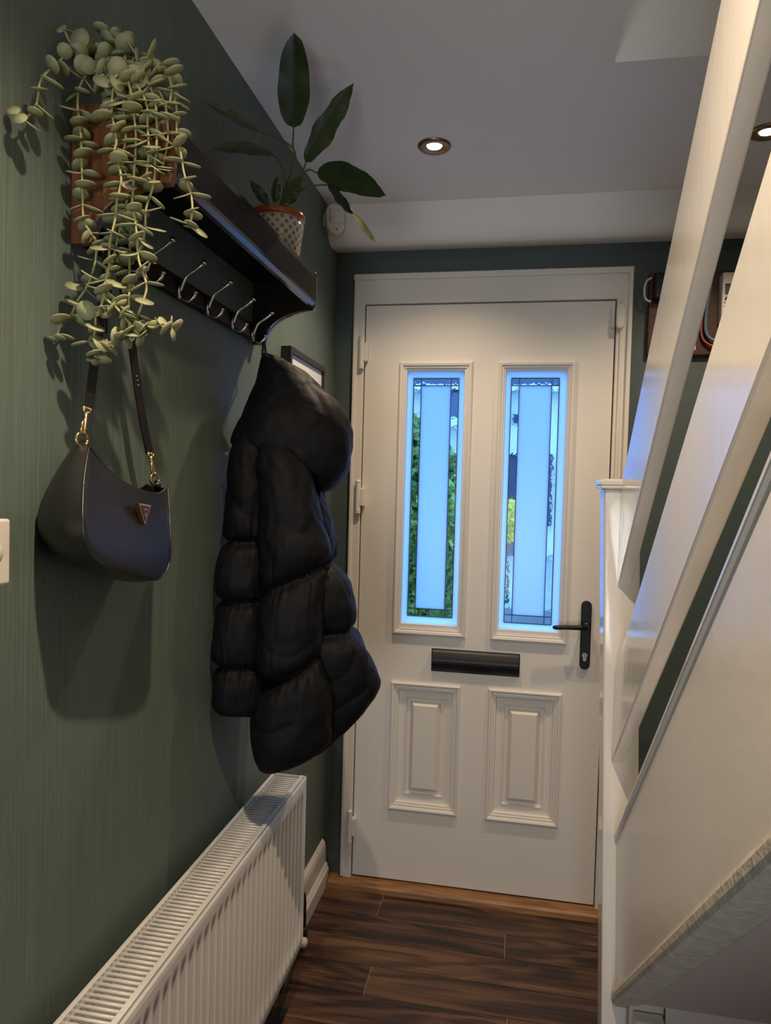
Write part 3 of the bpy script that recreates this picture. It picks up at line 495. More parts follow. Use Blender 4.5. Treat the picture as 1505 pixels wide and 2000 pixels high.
lo = crom([(.021, 0, 1.745), (.025, 0, 1.730), (.033, 0, 1.723), (.042, 0, 1.724), (.048, 0, 1.730), (.051, 0, 1.737)], 14)
hk.tube(lo, [.0032]*13+[.0026], 8); hk.ball((.0515, 0, 1.738), .0042)
h0 = hk.build('hook', M_['chrome'], c, smooth=True)
for i, y in enumerate((-1.42, -1.302, -1.183, -1.063, -.938, -.820)):
    o = h0 if i == 0 else h0.copy()
    if i: COL.objects.link(o); o.parent = c
    o.location = Vector(-c.location)+Vector((0, y, 0))
h0['label'] = 'nickel double coat hook'

# ---------------------------------------------------------------- puffer coat
ct = thing('puffer_coat', (.05, -.82, 1.70), 'black hooded puffer coat hanging from the last hook of the coat rack', 'coat')
def lobe(name, rows, n=96, m=170, gather=1.0, seed=0, parent=ct):
    V = Vector((-.302, .953, 0)).normalized()
    pin = [i for i, q in enumerate(rows) if q[7]]
    ends = [0]+pin+[len(rows)-1]
    R = crom([q[:7] for q in rows], m)
    out = []
    for j in range(m):
        t = j*(len(rows)-1)/(m-1)
        k = max(i for i in range(len(ends)-1) if ends[i] <= t+1e-6)
        a, b_ = ends[k], ends[k+1]; u = (t-a)/(b_-a)
        dp = min([abs(t-q) for q in pin]) if pin else 9
        crease = math.exp(-(dp/.22)**2); near = math.exp(-(dp/.9)**1.2)
        cx, cy_, cz, ux, uy, uz, b = R[j]
        C = Vector((cx, cy_, cz)); U = Vector((ux, uy, uz)); row = []
        for i in range(n):
            th = 2*pi*i/n; cs, sn = cos(th), sin(th)
            sx = math.copysign(abs(cs)**.82, cs); sy = math.copysign(abs(sn)**.82, sn)
            q = C+U*sx+V*(b*sy)
            nrm = (U.normalized()*cs*1.0+V*sn).normalized()
            pn = Vector((th*3.2+seed*7, t*.55, seed))
            g = (noise.noise(Vector((cs*9+seed, sn*9, t*.5+seed)))*.0065+noise.noise(Vector((cs*19+seed, sn*19, t*.9+seed)))*.0045)*near*gather                # gathers along the stitch line
            big = noise.noise(q*9+Vector((seed, 0, 0)))*.006+noise.noise(q*22+Vector((0, seed, 0)))*.0026+noise.noise(Vector((q.x*60, q.y*60, q.z*34+seed)))*.0022-.003
            ridge = (1-abs(noise.noise(q*Vector((17, 17, 30)).x*.55+Vector((seed*3, 1, 2)))))**5*.0055
            q = q+nrm*(g*(1-.4*crease)+big-ridge-.013*crease*gather)
            q.x = max(q.x, .004)
            row.append(tuple(q))
        out.append(row)
    b = MB().grid(out, close=True)
    b.add(out[0], [tuple(range(n))]); b.add(out[-1], [tuple(range(n))[::-1]])
    return b.build(name, M_['coat'], parent, smooth=True)
hood = lobe('hood', COAT['hood'], gather=.5, seed=1)
lobe('body', COAT['body'], seed=2); slv = lobe('sleeve', COAT['sleeve'], seed=3, n=110, m=200); lobe('front_panel', COAT['front_panel'], seed=4, n=110, m=190); lobe('back_panel', COAT['back_panel'], seed=5)
# stitched rim of the hood opening, hanging loop, zip pull
H = COAT['hood']
MB().tube(crom([(.030, -.930, 1.478), (.060, -.992, 1.470), (.11, -.999, 1.452), (.165, -.978, 1.412), (.205, -.935, 1.376)], 20), .006, 8).build('hood_seam', M_['coat'], hood, smooth=True)
MB().tube([(.050, -.834, 1.69), (.049, -.826, 1.715), (.046, -.820, 1.728), (.049, -.815, 1.715), (.052, -.81, 1.69), (.06, -.84, 1.665)], .0028, 8).build('hanging_loop', M_['black'], ct, smooth=True)
MB().box(.036, .044, -1.005, -1.001, 1.452, 1.458).build('drawcord_toggle', M_['chrome'], ct, bevel=.001)

# ---------------------------------------------------------------- handbag
hb = thing('handbag', (.05, -1.45, 1.245), 'small black leather shoulder bag with triangular badge hanging from the first hook', 'handbag')
NU, NV = 26, 22
Lc, Rc, Bc, Tc = crom(BAGL, NV), crom(BAGR, NV), crom(BAGB, NU), crom(BAGT, NU)
Lc = [Vector(q) for q in Lc]; Rc = [Vector(q) for q in Rc]; Bc = [Vector(q) for q in Bc]; Tc = [Vector(q) for q in Tc]
rowsv = []
for j in range(NV):
    v = 1-j/(NV-1)               # 1 top, 0 bottom; L,R run top->bottom
    R = []
    for i in range(NU):
        u = i/(NU-1)
        q = (Lc[j]*(1-u)+Rc[j]*u)+(Tc[i]*v+Bc[i]*(1-v))-(Tc[0]*(1-u)*v+Tc[-1]*u*v+Bc[0]*(1-u)*(1-v)+Bc[-1]*u*(1-v))
        bul = .006*(sin(pi*min(1, max(0, u)))**.6)*(sin(pi*(.08+.80*(1-v)))**.8)
        q = q+Vector((bul, 0, 0)); R.append(tuple(q))
    rowsv.append(R)
CB = .052
def back(q):
    t = q[0]-CB; return Vector((max(.006, CB-t), q[1]+.040*min(1, max(0, t)/.048), q[2]+.004))
MB().grid(rowsv).build('front_panel', M_['leather'], hb, smooth=True)
MB().grid([[tuple(back(q)-Vector((0, 0, 0))) for q in R] for R in rowsv]).build('back_panel', M_['lining'], hb, smooth=True)
edge = Lc+Bc[1:]+list(reversed(Rc))[1:]
gr = []
for k in range(9):
    w_ = k/8; row = []
    for idx, q in enumerate(edge):
        b_ = back(q); m_ = q*(1-w_)+b_*w_
        a0 = edge[max(0, idx-1)]; a1 = edge[min(len(edge)-1, idx+1)]; tn = (a1-a0).normalized()
        outw = Vector((0, tn.z, -tn.y)); cc = Vector((CB, -1.46, 1.33))
        if outw.dot(m_-cc) < 0: outw = -outw
        row.append(tuple(m_+outw*.010*sin(pi*w_)*min(1, (q.x-b_.x)/.06)))
    gr.append(row)
MB().grid(gr).build('gusset', M_['leather'], hb, smooth=True)
MB().tube([tuple(q+Vector((.001, 0, 0))) for q in edge], .0017, 6).build('piping', M_['leather'], hb, smooth=True)
MB().tube([tuple(q+Vector((.0005, 0, .0005))) for q in Tc], .0018, 6).build('top_binding', M_['leather'], hb, smooth=True)
def ring(c_, r_, t_, ax=(0, 1, 0), n=20):
    a = Vector((.25, .97, 0)).normalized(); b_ = Vector((0, 0, 1))
    return [tuple(Vector(c_)+r_*(cos(2*pi*k/n)*a+sin(2*pi*k/n)*b_)) for k in range(n+1)]
def clasp(tip, top, rg, nm):
    b = MB(); tip, top = Vector(tip), Vector(top); dv = (top-tip)
    b.tube(ring(rg, .0095, 0), .0019, 8)
    p1 = tip+dv*.2; p2 = tip+dv*.8
    b.tube([tuple(tip+Vector((0, .002, -.004))), tuple(tip+Vector((0, .004, .002))), tuple(p1+Vector((0, .003, 0))), tuple(p2), tuple(top)], [.002, .0025, .0024, .0032, .002], 8)
    b.tube([tuple(tip+Vector((0, .002, -.004))), tuple(tip+Vector((0, -.004, -.002))), tuple(p1+Vector((0, -.003, .004))), tuple(p2)], .0016, 8)
    b.tube([tuple(top+Vector((0, -.009, .004))), tuple(top+Vector((0, -.005, -.003))), tuple(p2), tuple(top+Vector((0, .005, -.003))), tuple(top+Vector((0, .009, .004))), tuple(top+Vector((0, -.009, .004)))], .0017, 8)
    b.build(nm, M_['gold'], hb, smooth=True)
P = BAGPTS
clasp(P['claspl0'], P['claspl1'], P['ringl'], 'clasp'); clasp(P['claspr0'], P['claspr1'], P['ringr'], 'clasp')
for nm, q in (('ringl', Tc[0]), ('ringr', Tc[-1])):
    e = Vector(P[nm]); MB().tube([tuple(e+Vector((0, .004, -.004))), tuple((e+Vector(q))/2+Vector((-.006, 0, -.002))), (CB, q.y+.012, q.z-.004)], [.004, .006, .006], 8).build('ring_tab', M_['leather'], hb, smooth=True)
def ribbon(pts, wd, th, dirs):
    b = MB(); Rr = []
    pts = [Vector(q) for q in pts]
    for i, q in enumerate(pts):
        t_ = (pts[min(i+1, len(pts)-1)]-pts[max(i-1, 0)]).normalized(); a = Vector(dirs[0]).lerp(Vector(dirs[1]), i/(len(pts)-1)); a = (a-t_*a.dot(t_)).normalized(); n_ = t_.cross(a)
        Rr.append([tuple(q+a*wd/2*sx+n_*th/2*sy) for sx, sy in ((-1, -1), (1, -1), (1, 1), (-1, 1))])
    b.grid(Rr, close=True); b.add(Rr[0], [(0, 1, 2, 3)]); b.add(Rr[-1], [(3, 2, 1, 0)]); return b
tops = [(.052, -1.440, 1.738), (.046, -1.42, 1.748)]
sl = ribbon(crom(STRAPL+tops, 30), .0135, .0032, ((.25, .95, 0), (.5, .8, 0)))
sr = ribbon(crom(STRAPR+[(.052, -1.425, 1.740), (.046, -1.42, 1.748)], 30), .0145, .0032, ((.2, .97, 0), (.3, .9, 0)))
so = MB().add(sl.v, sl.f).add(sr.v, sr.f).build('shoulder_strap', M_['strap'], hb, bevel=.0008)
for q in (STRAPL[3], STRAPL[4]): MB().tube([(q[0]+.004, q[1]-.010, q[2]-.012), (q[0]+.004, q[1]+.010, q[2]-.012), (q[0]+.004, q[1]+.010, q[2]+.010), (q[0]+.004, q[1]-.010, q[2]+.010), (q[0]+.004, q[1]-.010, q[2]-.012)], .0018, 8).build('buckle', M_['black'], so)
for q in (.40, .52, .30):
    a, b_ = Vector(STRAPR[2]), Vector(STRAPR[1]); s = a.lerp(b_, q-.3); MB().ball(tuple(s+Vector((.0025, -.002, 0))), .0016, 8).build('stud', M_['chrome'], so, smooth=True)
# inverted triangular badge
bx, by, bz = P['badge']; bx = .1065
tri = [(by-.018, bz+.014), (by+.018, bz+.010), (by+.001, bz-.019)]
def tripl(sc, x0, x1):
    cy_, cz_ = sum(q[0] for q in tri)/3, sum(q[1] for q in tri)/3
    pp = [(cy_+(q[0]-cy_)*sc, cz_+(q[1]-cz_)*sc) for q in tri]
    return MB().add([(x0, *q) for q in pp]+[(x1, *q) for q in pp], [(0, 1, 2), (5, 4, 3), (0, 3, 4, 1), (1, 4, 5, 2), (2, 5, 3, 0)])
bo = tripl(1.0, bx-.008, bx).build('badge', M_['gold'], hb, bevel=.001)
tripl(.74, bx-.002, bx+.0006).build('badge_enamel', M_['badge'], bo)
MB().box(bx, bx+.0009, by-.004, by+.005, bz+.0035, bz+.0048).add([(bx+.0009, by-.002, bz-.002), (bx+.0009, by+.003, bz-.002), (bx+.0009, by+.0005, bz-.008)], [(0, 1, 2)]).build('badge_crest', M_['gold'], bo)

# ---------------------------------------------------------------- trailing plant
tp = thing('trailing_plant', (.062, -1.41, 1.889), 'pale sage trailing plant with round leaves on the near end of the shelf', 'plant')
pt = MB(); pt.lathe([(.030, 0), (.040, .055), (.043, .058), (.043, .066), (.039, .066), (.036, .05)], (.066, -1.412, 1.8895), 2, 24)
tag(pt.build('pot', M_['black'], tp, smooth=True), 'small black pot')
MB().lathe([(.0355, 0), (.0355, .002)], (.066, -1.412, 1.94), 2, 20).build('soil', M_['soil'], tp)
lf = MB(); nn = 12
rim_ = [(.0005+.0235*(.5-.5*cos(2*pi*k/nn)) if False else .012+.012*cos(2*pi*k/nn), .0115*sin(2*pi*k/nn)) for k in range(nn)]
lf.add([(x, y, .0012*((x-.012)**2+y*y)/.000144) for x, y in rim_]+[(.012, 0, .0010)]+[(x, y, .0012*((x-.012)**2+y*y)/.000144-.0011) for x, y in rim_]+[(.012, 0, -.0008)],
       [(k, (k+1) % nn, nn) for k in range(nn)]+[(nn+1+(k+1) % nn, nn+1+k, 2*nn+1) for k in range(nn)]+[(k, nn+1+k, nn+1+(k+1) % nn, (k+1) % nn) for k in range(nn)])
leaf0 = lf.build('leaf', M_['leafy'], tp, smooth=True)
used = False; count = 0; extra = MB()
random.seed(11)
for si, st in enumerate(STEMS):
    st = [(.066+random.uniform(-.012, .012), -1.412+random.uniform(-.012, .012), 1.938)]+[tuple(q) for q in st]
    pts = [Vector(q) for q in crom(st, 14*len(st))]
    MB().tube([tuple(q) for q in pts], [.0016]*(len(pts)-6)+[.0012]*6, 6).build('stem', M_['stem'], tp, smooth=True)
    acc = 0; node = si % 2; pitch = .0185
    for i in range(1, len(pts)):
        acc += (pts[i]-pts[i-1]).length
        last = i == len(pts)-1
        if i < 8 or (acc < pitch and not last): continue
        acc = 0; node += 1; pitch = random.uniform(.0175, .0235)
        T = (pts[i]-pts[i-1]).normalized()
        a0 = Vector((.72, .69, 0)) if node % 2 else Vector((.69, -.72, .0))
        a0 = a0+Vector((random.uniform(-.45, .45), random.uniform(-.45, .45), 0))
        a = (a0-T*a0.dot(T))
        if a.length < .15: a = Vector((1, 0, 0))-T*T.x
        a.normalize()
        for s in (1, -1):
            dr = (a*s+T*random.uniform(-.15, .55)+Vector((0, 0, random.uniform(-.1, .12)))).normalized()
            up = -T+a*s*random.uniform(-.2, .7)+Vector((0, -.35, .15))+Vector((random.uniform(-.5, .5), random.uniform(-.5, .5), random.uniform(-.3, .3)))
            up = (up-dr*up.dot(dr)).normalized(); sd = up.cross(dr)
            sc = random.uniform(.82, 1.22)*(.75 if last else 1)
            tipx = pts[i].x+dr.x*.024*sc
            if tipx < .004: dr.x = (.004-pts[i].x)/(.024*sc); dr.normalize(); up = (up-dr*up.dot(dr)).normalized(); sd = up.cross(dr)
            Mx = Matrix(((dr.x*sc, sd.x*sc, up.x*sc, pts[i].x), (dr.y*sc, sd.y*sc, up.y*sc, pts[i].y), (dr.z*sc, sd.z*sc, up.z*sc, pts[i].z), (0, 0, 0, 1)))
            if min((Mx @ Vector(q)).x for q in lf.v) < .003: continue
            count += 1
            if count > 296:
                extra.add([Mx @ Vector(q) for q in lf.v], lf.f); continue
            if not used: o = leaf0; used = True
            else: o = leaf0.copy(); COL.objects.link(o); o.parent = tp
            o.matrix_basis = Matrix.Translation(-tp.location) @ Mx
if extra.v: tag(extra.build('leaf_cluster', M_['leafy'], tp, smooth=True), kind='stuff')
print('leaves', count)

# ---------------------------------------------------------------- potted plant on the shelf
pp = thing('potted_plant', (POT[0], POT[1], 1.888), 'broad-leaved green houseplant in a patterned pot on the shelf', 'plant')
pz = 1.8885
po = MB().lathe([(.046, 0), (.050, .012), (.059, .080), (.0605, .098)], (POT[0], POT[1], pz), 2, 40).build('pot', M_['pot'], pp, smooth=True)
tag(po, 'cream pot printed with a lattice of grey motifs')
tag(MB().lathe([(.0605, .098), (.0632, .100), (.064, .104), (.0635, .110), (.062, .112), (.058, .111), (.056, .095)], (POT[0], POT[1], pz), 2, 40, cap=False).build('pot_rim', M_['rim'], po, smooth=True), 'orange glazed rim')
MB().lathe([(.0575, .096), (.0575, .099)], (POT[0], POT[1], pz), 2, 30).build('soil', M_['soil'], pp)
for st in PETIOLES: MB().tube(crom(st, 16), [.0032-.0014*k/15 for k in range(16)], 8).build('petiole', mat('green_stalk', (.08, .12, .03), .45) if 'green_stalk' not in bpy.data.materials else bpy.data.materials['green_stalk'], pp, smooth=True)
def big_leaf(base, tip, wd, kind):
    A, B = Vector(base), Vector(tip); D = B-A; Ln = D.length; D.normalize()
    vw = (Vector(CAM)-(A+B)/2).normalized()
    sag = {'a': .10, 'b': .12, 'c': .20, 'd': .06, 'y': .05, 'e': .16, 'f': .12, 's': .05}[kind]
    tilt = {'a': .15, 'b': .75, 'c': .35, 'd': .9, 'y': .4, 'e': .5, 'f': .6, 's': .3}[kind]
    nm = vw-D*vw.dot(D); nm.normalize(); sd = D.cross(nm)
    # turn the blade about its midrib so it is not square-on
    nm, sd = (nm*cos(tilt)+sd*sin(tilt)), (sd*cos(tilt)-nm*sin(tilt))
    hw = wd/2/max(.45, cos(tilt))
    rows_ = []; n = 26; k = 12
    for th in (0.0, -.0008):
        rr = []
        for i in range(n+1):
            u = i/n
            w0 = hw*(sin(pi*u**.88)**(.62 if kind != 'a' else .48))*(1-.16*u)*(1 if kind != 'a' else 1.10)
            if u > .93: w0 *= max(.04, 1-((u-.93)/.07)**1.3)
            mid = A+D*Ln*u+Vector((0, 0, -1))*sag*Ln*(u-u*u)*(-1.0 if kind in 'ce' else -.3)
            row = []
            for j in range(k+1):
                v = j/k*2-1
                cup = -.22*hw*(1-abs(v))**1.0*(1)+.10*hw*sin(u*17+v*2)*abs(v)**2
                vein = .0007*cos(v*0+abs(v)*9-u*52)
                row.append(tuple(mid+sd*w0*v+nm*(cup*min(1, w0/hw+.1)+vein+th)))
            rr.append(row)
        rows_.append(rr)
    b = MB(); b.grid(rows_[0]); b.grid([list(reversed(R)) for R in rows_[1]])
    o = b.build('leaf', M_['leafy2'] if kind == 'y' else M_['leafd'], pp, smooth=True, fix=False)
    if kind == 'y': o['label'] = 'curled yellowing leaf tip'
    if min((v.co.x for v in o.data.vertices)) < .004:
        for v in o.data.vertices: v.co.x = max(v.co.x, .004+.0006*(v.index % 3))
for q in BIGLEAVES: big_leaf(*q)

# ---------------------------------------------------------------- small wall things
ms = thing('motion_sensor', (.0, -.20, 2.24), 'white motion sensor in the corner beside the bulkhead', 'sensor')
sm = slot(0, -.048, .048, .030, -.018, .016)
me_ = sm.build('casing', M_['plastic'], ms, bevel=.006)
me_.matrix_basis = Matrix.Translation(Vector((.034, -.175, 2.243))-ms.location) @ Matrix.Rotation(radians(28), 4, 'Z') @ Matrix.Rotation(radians(-4), 4, 'Y')
ln = MB().frame(-.020, .020, -.016, .030, [(0, -.018), (.003, -.024), (.012, -.027)], cap=True).build('lens', M_['plastic'], ms); ln.matrix_basis = me_.matrix_basis.copy()
ey = MB().lathe([(.0025, -.0195), (.0025, -.017)], (0.002, 0, -.034), 1, 10).build('indicator', M_['ink'], ms); ey.matrix_basis = me_.matrix_basis.copy()
MB().box(.0005, .020, -.185, -.150, 2.225, 2.262).build('bracket', M_['plastic'], ms)

pf = thing('picture_frame', (.0, -.35, 1.60), 'black picture frame with pale mount on the wall behind the coat', 'picture')
fy0, fy1, fz0, fz1, fd = -.560, -.216, 1.44, 1.768, .028
fb = MB()
for a, b_, z0, z1 in ((fy0, fy1, fz1-.016, fz1), (fy0, fy1, fz0, fz0+.016), (fy0, fy0+.014, fz0+.016, fz1-.016), (fy1-.014, fy1, fz0+.016, fz1-.016)): fb.box(.001, fd, a, b_, z0, z1)
fb.build('frame', M_['black'], pf); MB().box(.001, .020, fy0+.014, fy1-.014, fz0+.016, fz1-.016).build('mount', M_['paper'], pf)
MB().box(.0201, .0206, fy0+.075, fy1-.075, fz0+.075, fz1-.075).build('print', mat('print', (.30, .29, .27), .6), pf)
tb = thing('wall_box', (.0, -.20, 1.36), 'small white box on the wall just below the coat hood', 'wall box')
MB().box(.001, .030, -.262, -.205, 1.31, 1.415).build('casing', M_['plastic'], tb, bevel=.004); MB().box(.030, .0315, -.25, -.217, 1.37, 1.40).build('display', M_['paper'], tb)

ls = thing('light_switch', (.0, -1.670, 1.30), 'white light switch with dial on wall at left edge', 'light switch')
MB().box(.0005, .030, -1.713, -1.627, 1.262, 1.342).build('plate', M_['plastic'], ls, bevel=.003)
MB().lathe([(.0145, 0), (.0140, .013), (.011, .016)], (.030, -1.670, 1.303), 0, 24).build('dial', M_['plastic'], ls, smooth=True)

# ---------------------------------------------------------------- recessed lamps
def downlight(x, y, label, first=None):
    if first:
        o = first.copy(); COL.objects.link(o); o.location = (x, y, ZC); o['label'] = label
        for ch in first.children:
            k = ch.copy(); COL.objects.link(k); k.parent = o
            if ch.type == 'LIGHT': k.data = ch.data.copy(); k.data.energy = LAMP_POWER[LAMPS.index((x, y))]
        return o
    o = thing('downlight', (x, y, ZC), label, 'ceiling light', 'recessed ceiling lamps')
    MB().lathe([(.0445, -.0005), (.0445, -.003), (.040, -.007), (.029, -.0075), (.0205, -.003), (.0185, -.001)], (x, y, ZC), 2, 40, cap=False).build('bezel', M_['bronze'], o, smooth=True)
    MB().lathe([(.0188, -.0032), (.0188, -.0008)], (x, y, ZC), 2, 32).build('lamp', M_['lamp'], o)
    ld_ = bpy.data.lights.new('lamp_beam', 'SPOT'); ld_.energy = LAMP_POWER[0]; ld_.color = LAMP_TINT; ld_.spot_size = radians(128); ld_.spot_blend = 1.0; ld_.shadow_soft_size = .016
    l = bpy.data.objects.new('lamp_beam', ld_); COL.objects.link(l); l.parent = o; l.location = (0, 0, -.034)
    return o
d0 = downlight(*LAMPS[0], 'recessed bronze ceiling lamp in front of the door')
downlight(*LAMPS[1], 'recessed bronze ceiling lamp over the stairs, half out of frame', d0)
downlight(*LAMPS[2], 'recessed bronze ceiling lamp above the near hall', d0)

# ---------------------------------------------------------------- meter board over the stairs
mbd = thing('meter_board', (1.18, -.01, 1.84), 'brown wooden meter board on the end wall behind the banister rails', 'board')
MB().box(1.025, 1.40, -.020, -.001, 1.835, 2.095).build('board', M_['brownwood'], mbd, bevel=.004)
cu = thing('cutout_fuse', (1.05, -.02, 2.03), 'grey cable head on the left end of the meter board', 'fuse box')
MB().box(1.035, 1.075, -.055, -.0205, 2.005, 2.085).build('body', M_['blackp'], cu, bevel=.006); MB().tube(crom([(1.03, -.035, 2.075), (1.015, -.035, 2.065), (1.009, -.035, 2.04), (1.013, -.035, 2.01), (1.03, -.035, 2.0)], 14), .0035, 8).build('wire_loop', M_['plastic'], cu, smooth=True)
mt = thing('electricity_meter', (1.29, -.05, 1.95), 'cream electricity meter with grey display on the meter board', 'meter')
MB().box(1.231, 1.38, -.066, -.0205, 1.925, 2.078).build('casing', M_['plastic'], mt, bevel=.005)
MB().box(1.238, 1.30, -.0675, -.065, 2.010, 2.042).build('display', M_['lcd'], mt); MB().box(1.238, 1.30, -.0678, -.065, 2.036, 2.042).build('display_bezel', M_['ink'], mt)
MB().lathe([(.0055, -.069), (.0055, -.065)], (1.244, 0, 1.997), 1, 14).build('button', M_['ink'], mt)
for k, z in enumerate((1.985, 1.974, 1.962, 1.950)): MB().box(1.236, 1.275-.006*(k % 2), -.0666, -.0658, z-.0012, z+.0012).build('label_line', M_['ink'], mt)
tag(MB().tube(crom([(1.19, -.02, 2.20), (1.205, -.028, 2.13), (1.207, -.030, 2.05), (1.196, -.031, 1.97), (1.196, -.032, 1.91), (1.212, -.034, 1.882), (1.25, -.040, 1.872), (1.29, -.045, 1.90), (1.30, -.045, 1.925)], 40), .0052, 8).build('meter_cable', M_['cable_blue'], smooth=True), 'grey-blue cable looping below the meter', 'cable')
tag(MB().tube(crom([(1.186, -.026, 2.09), (1.190, -.027, 2.02), (1.184, -.027, 1.95), (1.184, -.028, 1.90), (1.198, -.030, 1.872), (1.235, -.034, 1.856), (1.28, -.034, 1.87), (1.285, -.034, 1.925)], 40), .0042, 8).build('meter_cable', M_['cable_red'], smooth=True), 'red-brown cable looping below the meter', 'cable')
jb = thing('junction_box', (1.15, -.03, 1.86), 'small cream block at the foot of the meter board', 'junction box')
MB().box(1.120, 1.166, -.045, -.0205, 1.846, 1.880).build('block', M_['plastic'], jb, bevel=.003); MB().box(1.116, 1.160, -.04, -.0205, 1.822, 1.845).build('terminal', M_['black'], jb, bevel=.003)

# ---------------------------------------------------------------- staircase
sc_ = thing('staircase', (.85, -1.0, 0), 'white painted staircase with newel post and two sloping rails', 'staircase')
def lean(mb): mb.v = [(x-.030*(z-1.22), y, z) for x, y, z in mb.v]; return mb
def slab(x0, x1, poly):  # poly in (y,z)
    n = len(poly)
    return MB().add([(x, y, z) for x in (x0, x1) for y, z in poly], [tuple(range(n))[::-1], tuple(range(n, 2*n))]+[(i, (i+1) % n, n+(i+1) % n, n+i) for i in range(n)])
YN = -.996                                                   # near face of the newel
nw = MB().box(.805, .871, YN, YN+.067, 0, 1.402)
lean(nw); nwo = nw.build('newel_post', M_['gloss'], sc_, bevel=.004)
cp = MB(); cp.box(.797, .879, YN-.009, YN+.076, 1.402, 1.409); cp.add([(x, y, z) for z, e in ((1.409, .0), (1.417, .002), (1.421, .010)) for x, y in ((.795+e, YN-.011+e), (.881-e, YN-.011+e), (.881-e, YN+.078-e), (.795+e, YN+.078-e))], [(0, 1, 5, 4), (1, 2, 6, 5), (2, 3, 7, 6), (3, 0, 4, 7), (4, 5, 9, 8), (5, 6, 10, 9), (6, 7, 11, 10), (7, 4, 8, 11), (8, 9, 10, 11), (3, 2, 1, 0)])
lean(cp).build('newel_cap', M_['gloss'], nwo, bevel=.003)
def rail(zl, zh, s, yend):
    f = lambda z0, y: z0-s*(y+1.1)
    y1 = -2.6
    return slab(.830, .8545, [(YN-.0005, f(zl, YN)), (YN-.0005, f(zh, YN)), (y1, f(zh, y1)), (y1, f(zl, y1))])
for zl, zh, s in ((1.303, 1.500, .838), (.962, 1.137, .803)):
    rail(zl, zh, s, YN).build('banister_rail', M_['gloss'], sc_, bevel=.003)
def X(z): return .830-.030*(z-1.22)
def strg(x0, x1, zl, zh, sl=.824, sh=.824, y1=-2.6, dy=0):
    f = lambda z0, s, y: z0-s*(y+1.1)
    m_ = slab(x0, x1, [(YN-.0005, f(zl, sl, YN)), (YN-.0005, f(zh, sh, YN)), (y1, f(zh, sh, y1)), (y1, f(zl, sl, y1))])
    return lean(m_)
strg(.830, .868, .512, .815, .846, .824).build('string_board', M_['gloss_old'], sc_)
strg(.8255, .874, .813, .826).build('string_capping', M_['gloss'], sc_, bevel=.003)
strg(.822, .872, .492, .523, .846, .846).build('lower_moulding', M_['dust'], sc_, bevel=.008)
strg(.853, 1.745, .497, .509, .846, .846).build('soffit', M_['under_shade'], sc_)
# treads and risers behind the string
for k in range(6):
    yy = YN-.02-.235*k; zz = .670+.1936*k
    MB().box(.885, 1.745, yy-.255, yy+.012, zz-.022, zz).build('tread', M_['gloss_old'], sc_, bevel=.004)
    MB().box(.885, 1.745, yy-.022, yy-.002, zz-.196, zz-.022).build('riser', M_['gloss_old'], sc_)
MB().box(.935, 1.745, -1.050, -1.030, 0, .500).build('under_stair_panel', M_['under_shade'], sc_)
MB().box(.872, .932, -1.048, -1.032, 0, .495).build('under_stair_stile', M_['under_shade'], sc_)
b_ = slab(.878, .930, [(-1.094, 0), (-1.094, .428), (-1.080, .441), (-1.050, .441), (-1.050, 0)]); b_.build('plinth_block', M_['gloss'], sc_, bevel=.003)

# black doormat just showing beside the radiator, shoe toe beyond it
dmt = MB().add([(x, y, z) for z in (0.0006, .008) for x, y in ((-.01+.03, -.64), (.082, -.632), (.088, -1.15), (.02, -1.15))], [(3, 2, 1, 0), (4, 5, 6, 7), (0, 1, 5, 4), (1, 2, 6, 5), (2, 3, 7, 6), (3, 0, 4, 7)])
tag(dmt.build('floor_mat', M_['mat']), 'corner of a black mat on the floor under the radiator', 'mat')

# ================================================================ outdoors, seen through the leaded glass
struct(MB().box(-8, 8, .14, 30, -.30, -.12), 'ground', M_['paving'], 'grey paved ground outside the front door', 'ground')
random.seed(3)
hd = thing('hedge', (-.5, 2.4, -.12), 'green hedge outside seen through the left glass panel', 'hedge')
hv = MB()
for i in range(7000):
    x = random.uniform(-.75, .33); top = 1.93-.40*max(0, min(1, (x+.15)/.45)); z = random.uniform(.1, top)+.05
    y = 1.75+random.uniform(-.12, .10)+.5*max(0, (z-top+.35))**2
    a = Vector((random.gauss(0, 1), random.gauss(0, 1), random.gauss(0, 1))).normalized(); b_ = a.orthogonal().normalized(); s = random.uniform(.025, .05)
    q = Vector((x, y, z)); hv.add([tuple(q-a*s), tuple(q+b_*s*.45), tuple(q+a*s), tuple(q-b_*s*.45)], [(0, 1, 2, 3)])
tag(hv.build('foliage', M_['hedge'], hd, fix=False), kind='stuff')
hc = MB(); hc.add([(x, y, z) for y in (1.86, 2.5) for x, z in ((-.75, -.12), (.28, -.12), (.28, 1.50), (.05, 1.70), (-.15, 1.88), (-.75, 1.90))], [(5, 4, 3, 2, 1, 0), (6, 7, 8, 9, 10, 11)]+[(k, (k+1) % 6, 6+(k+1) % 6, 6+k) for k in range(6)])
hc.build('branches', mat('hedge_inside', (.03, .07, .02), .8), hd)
hs = thing('house', (0, 15, -.12), 'pale rendered house across the street seen through the glass', 'house')
MB().box(-9, 9, 15, 19, -.12, 4.05).build('wall', M_['render'], hs)
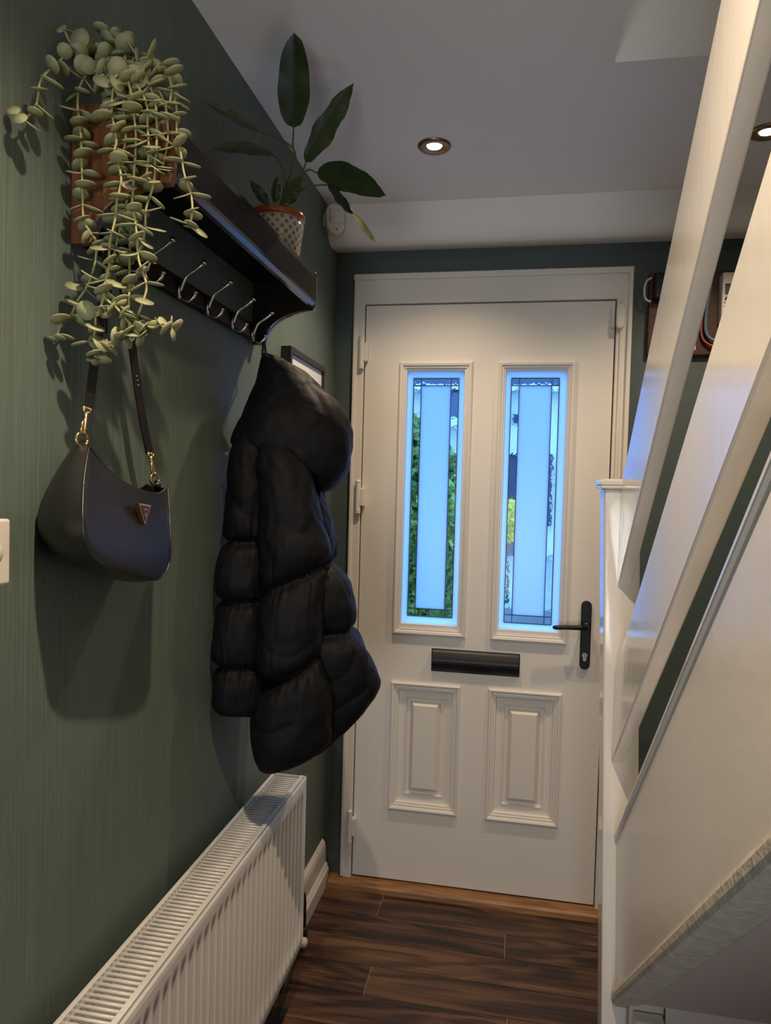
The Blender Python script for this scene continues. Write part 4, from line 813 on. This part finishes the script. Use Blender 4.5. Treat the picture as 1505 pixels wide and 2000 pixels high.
MB().add([(-9.5, 14.55, 3.88), (9.5, 14.55, 3.88), (9.5, 17, 6.9), (-9.5, 17, 6.9), (-9.5, 19.4, 4.0), (9.5, 19.4, 4.0)], [(0, 1, 2, 3), (3, 2, 5, 4), (0, 4, 5, 1), (0, 3, 4), (1, 5, 2)]).build('roof', M_['slate'], hs)
MB().box(-9.5, 9.5, 14.5, 14.62, 3.78, 3.90).build('gutter_board', M_['plastic'], hs)
MB().add([(-1.15, 13.2, 2.95), (-.35, 13.2, 2.95), (-.35, 15, 4.0), (-1.15, 15, 4.0), (-1.15, 15, 2.95), (-.35, 15, 2.95)], [(0, 1, 2, 3), (0, 3, 4), (1, 5, 2), (0, 4, 5, 1)]).build('porch_roof', M_['slate'], hs); MB().box(-1.2, -.3, 13.1, 13.2, 2.78, 2.97).build('porch_fascia', M_['plastic'], hs)
wn = MB().box(.42, .75, 14.93, 15.02, 3.0, 3.3).build('window', M_['plastic'], hs); MB().box(.45, .72, 14.9, 14.94, 3.03, 3.27).build('pane', M_['slate'], wn)
MB().box(-.3, .85, 14.92, 15.02, -.1, 2.3).build('garage_door', M_['dgarage'], hs); MB().box(-.35, .95, 14.8, 15.02, 2.3, 2.45).build('garage_lintel', M_['plastic'], hs)
MB().box(1.30, 1.42, 14.8, 15.02, .6, 2.3).build('downpipe', M_['slate'], hs)
ys_ = thing('yellow_shrub', (.52, 6, -.12), 'yellow flowering shrub outside seen through the right glass panel', 'shrub')
yv = MB()
for i in range(500):
    q = Vector((.55, 6, 1.06))+Vector((random.gauss(0, .05), random.gauss(0, .05), random.uniform(-.24, .24)))
    a = Vector((random.gauss(0, 1), random.gauss(0, 1), random.gauss(0, 1))).normalized(); b_ = a.orthogonal().normalized(); s = .035
    yv.add([tuple(q-a*s), tuple(q+b_*s*.6), tuple(q+a*s), tuple(q-b_*s*.6)], [(0, 1, 2, 3)])
tag(yv.build('blossom', M_['yellow'], ys_, fix=False), kind='stuff'); MB().tube([(.55, 6, -.12), (.55, 6, .4), (.55, 6, 1.1)], [.02, .015, .008], 8).build('stem', M_['leafd'], ys_)
struct(MB().box(-2.5, 2.5, 3.4, 3.6, -.12, .45), 'wall_garden', M_['paving'], 'low grey garden wall outside', 'wall')
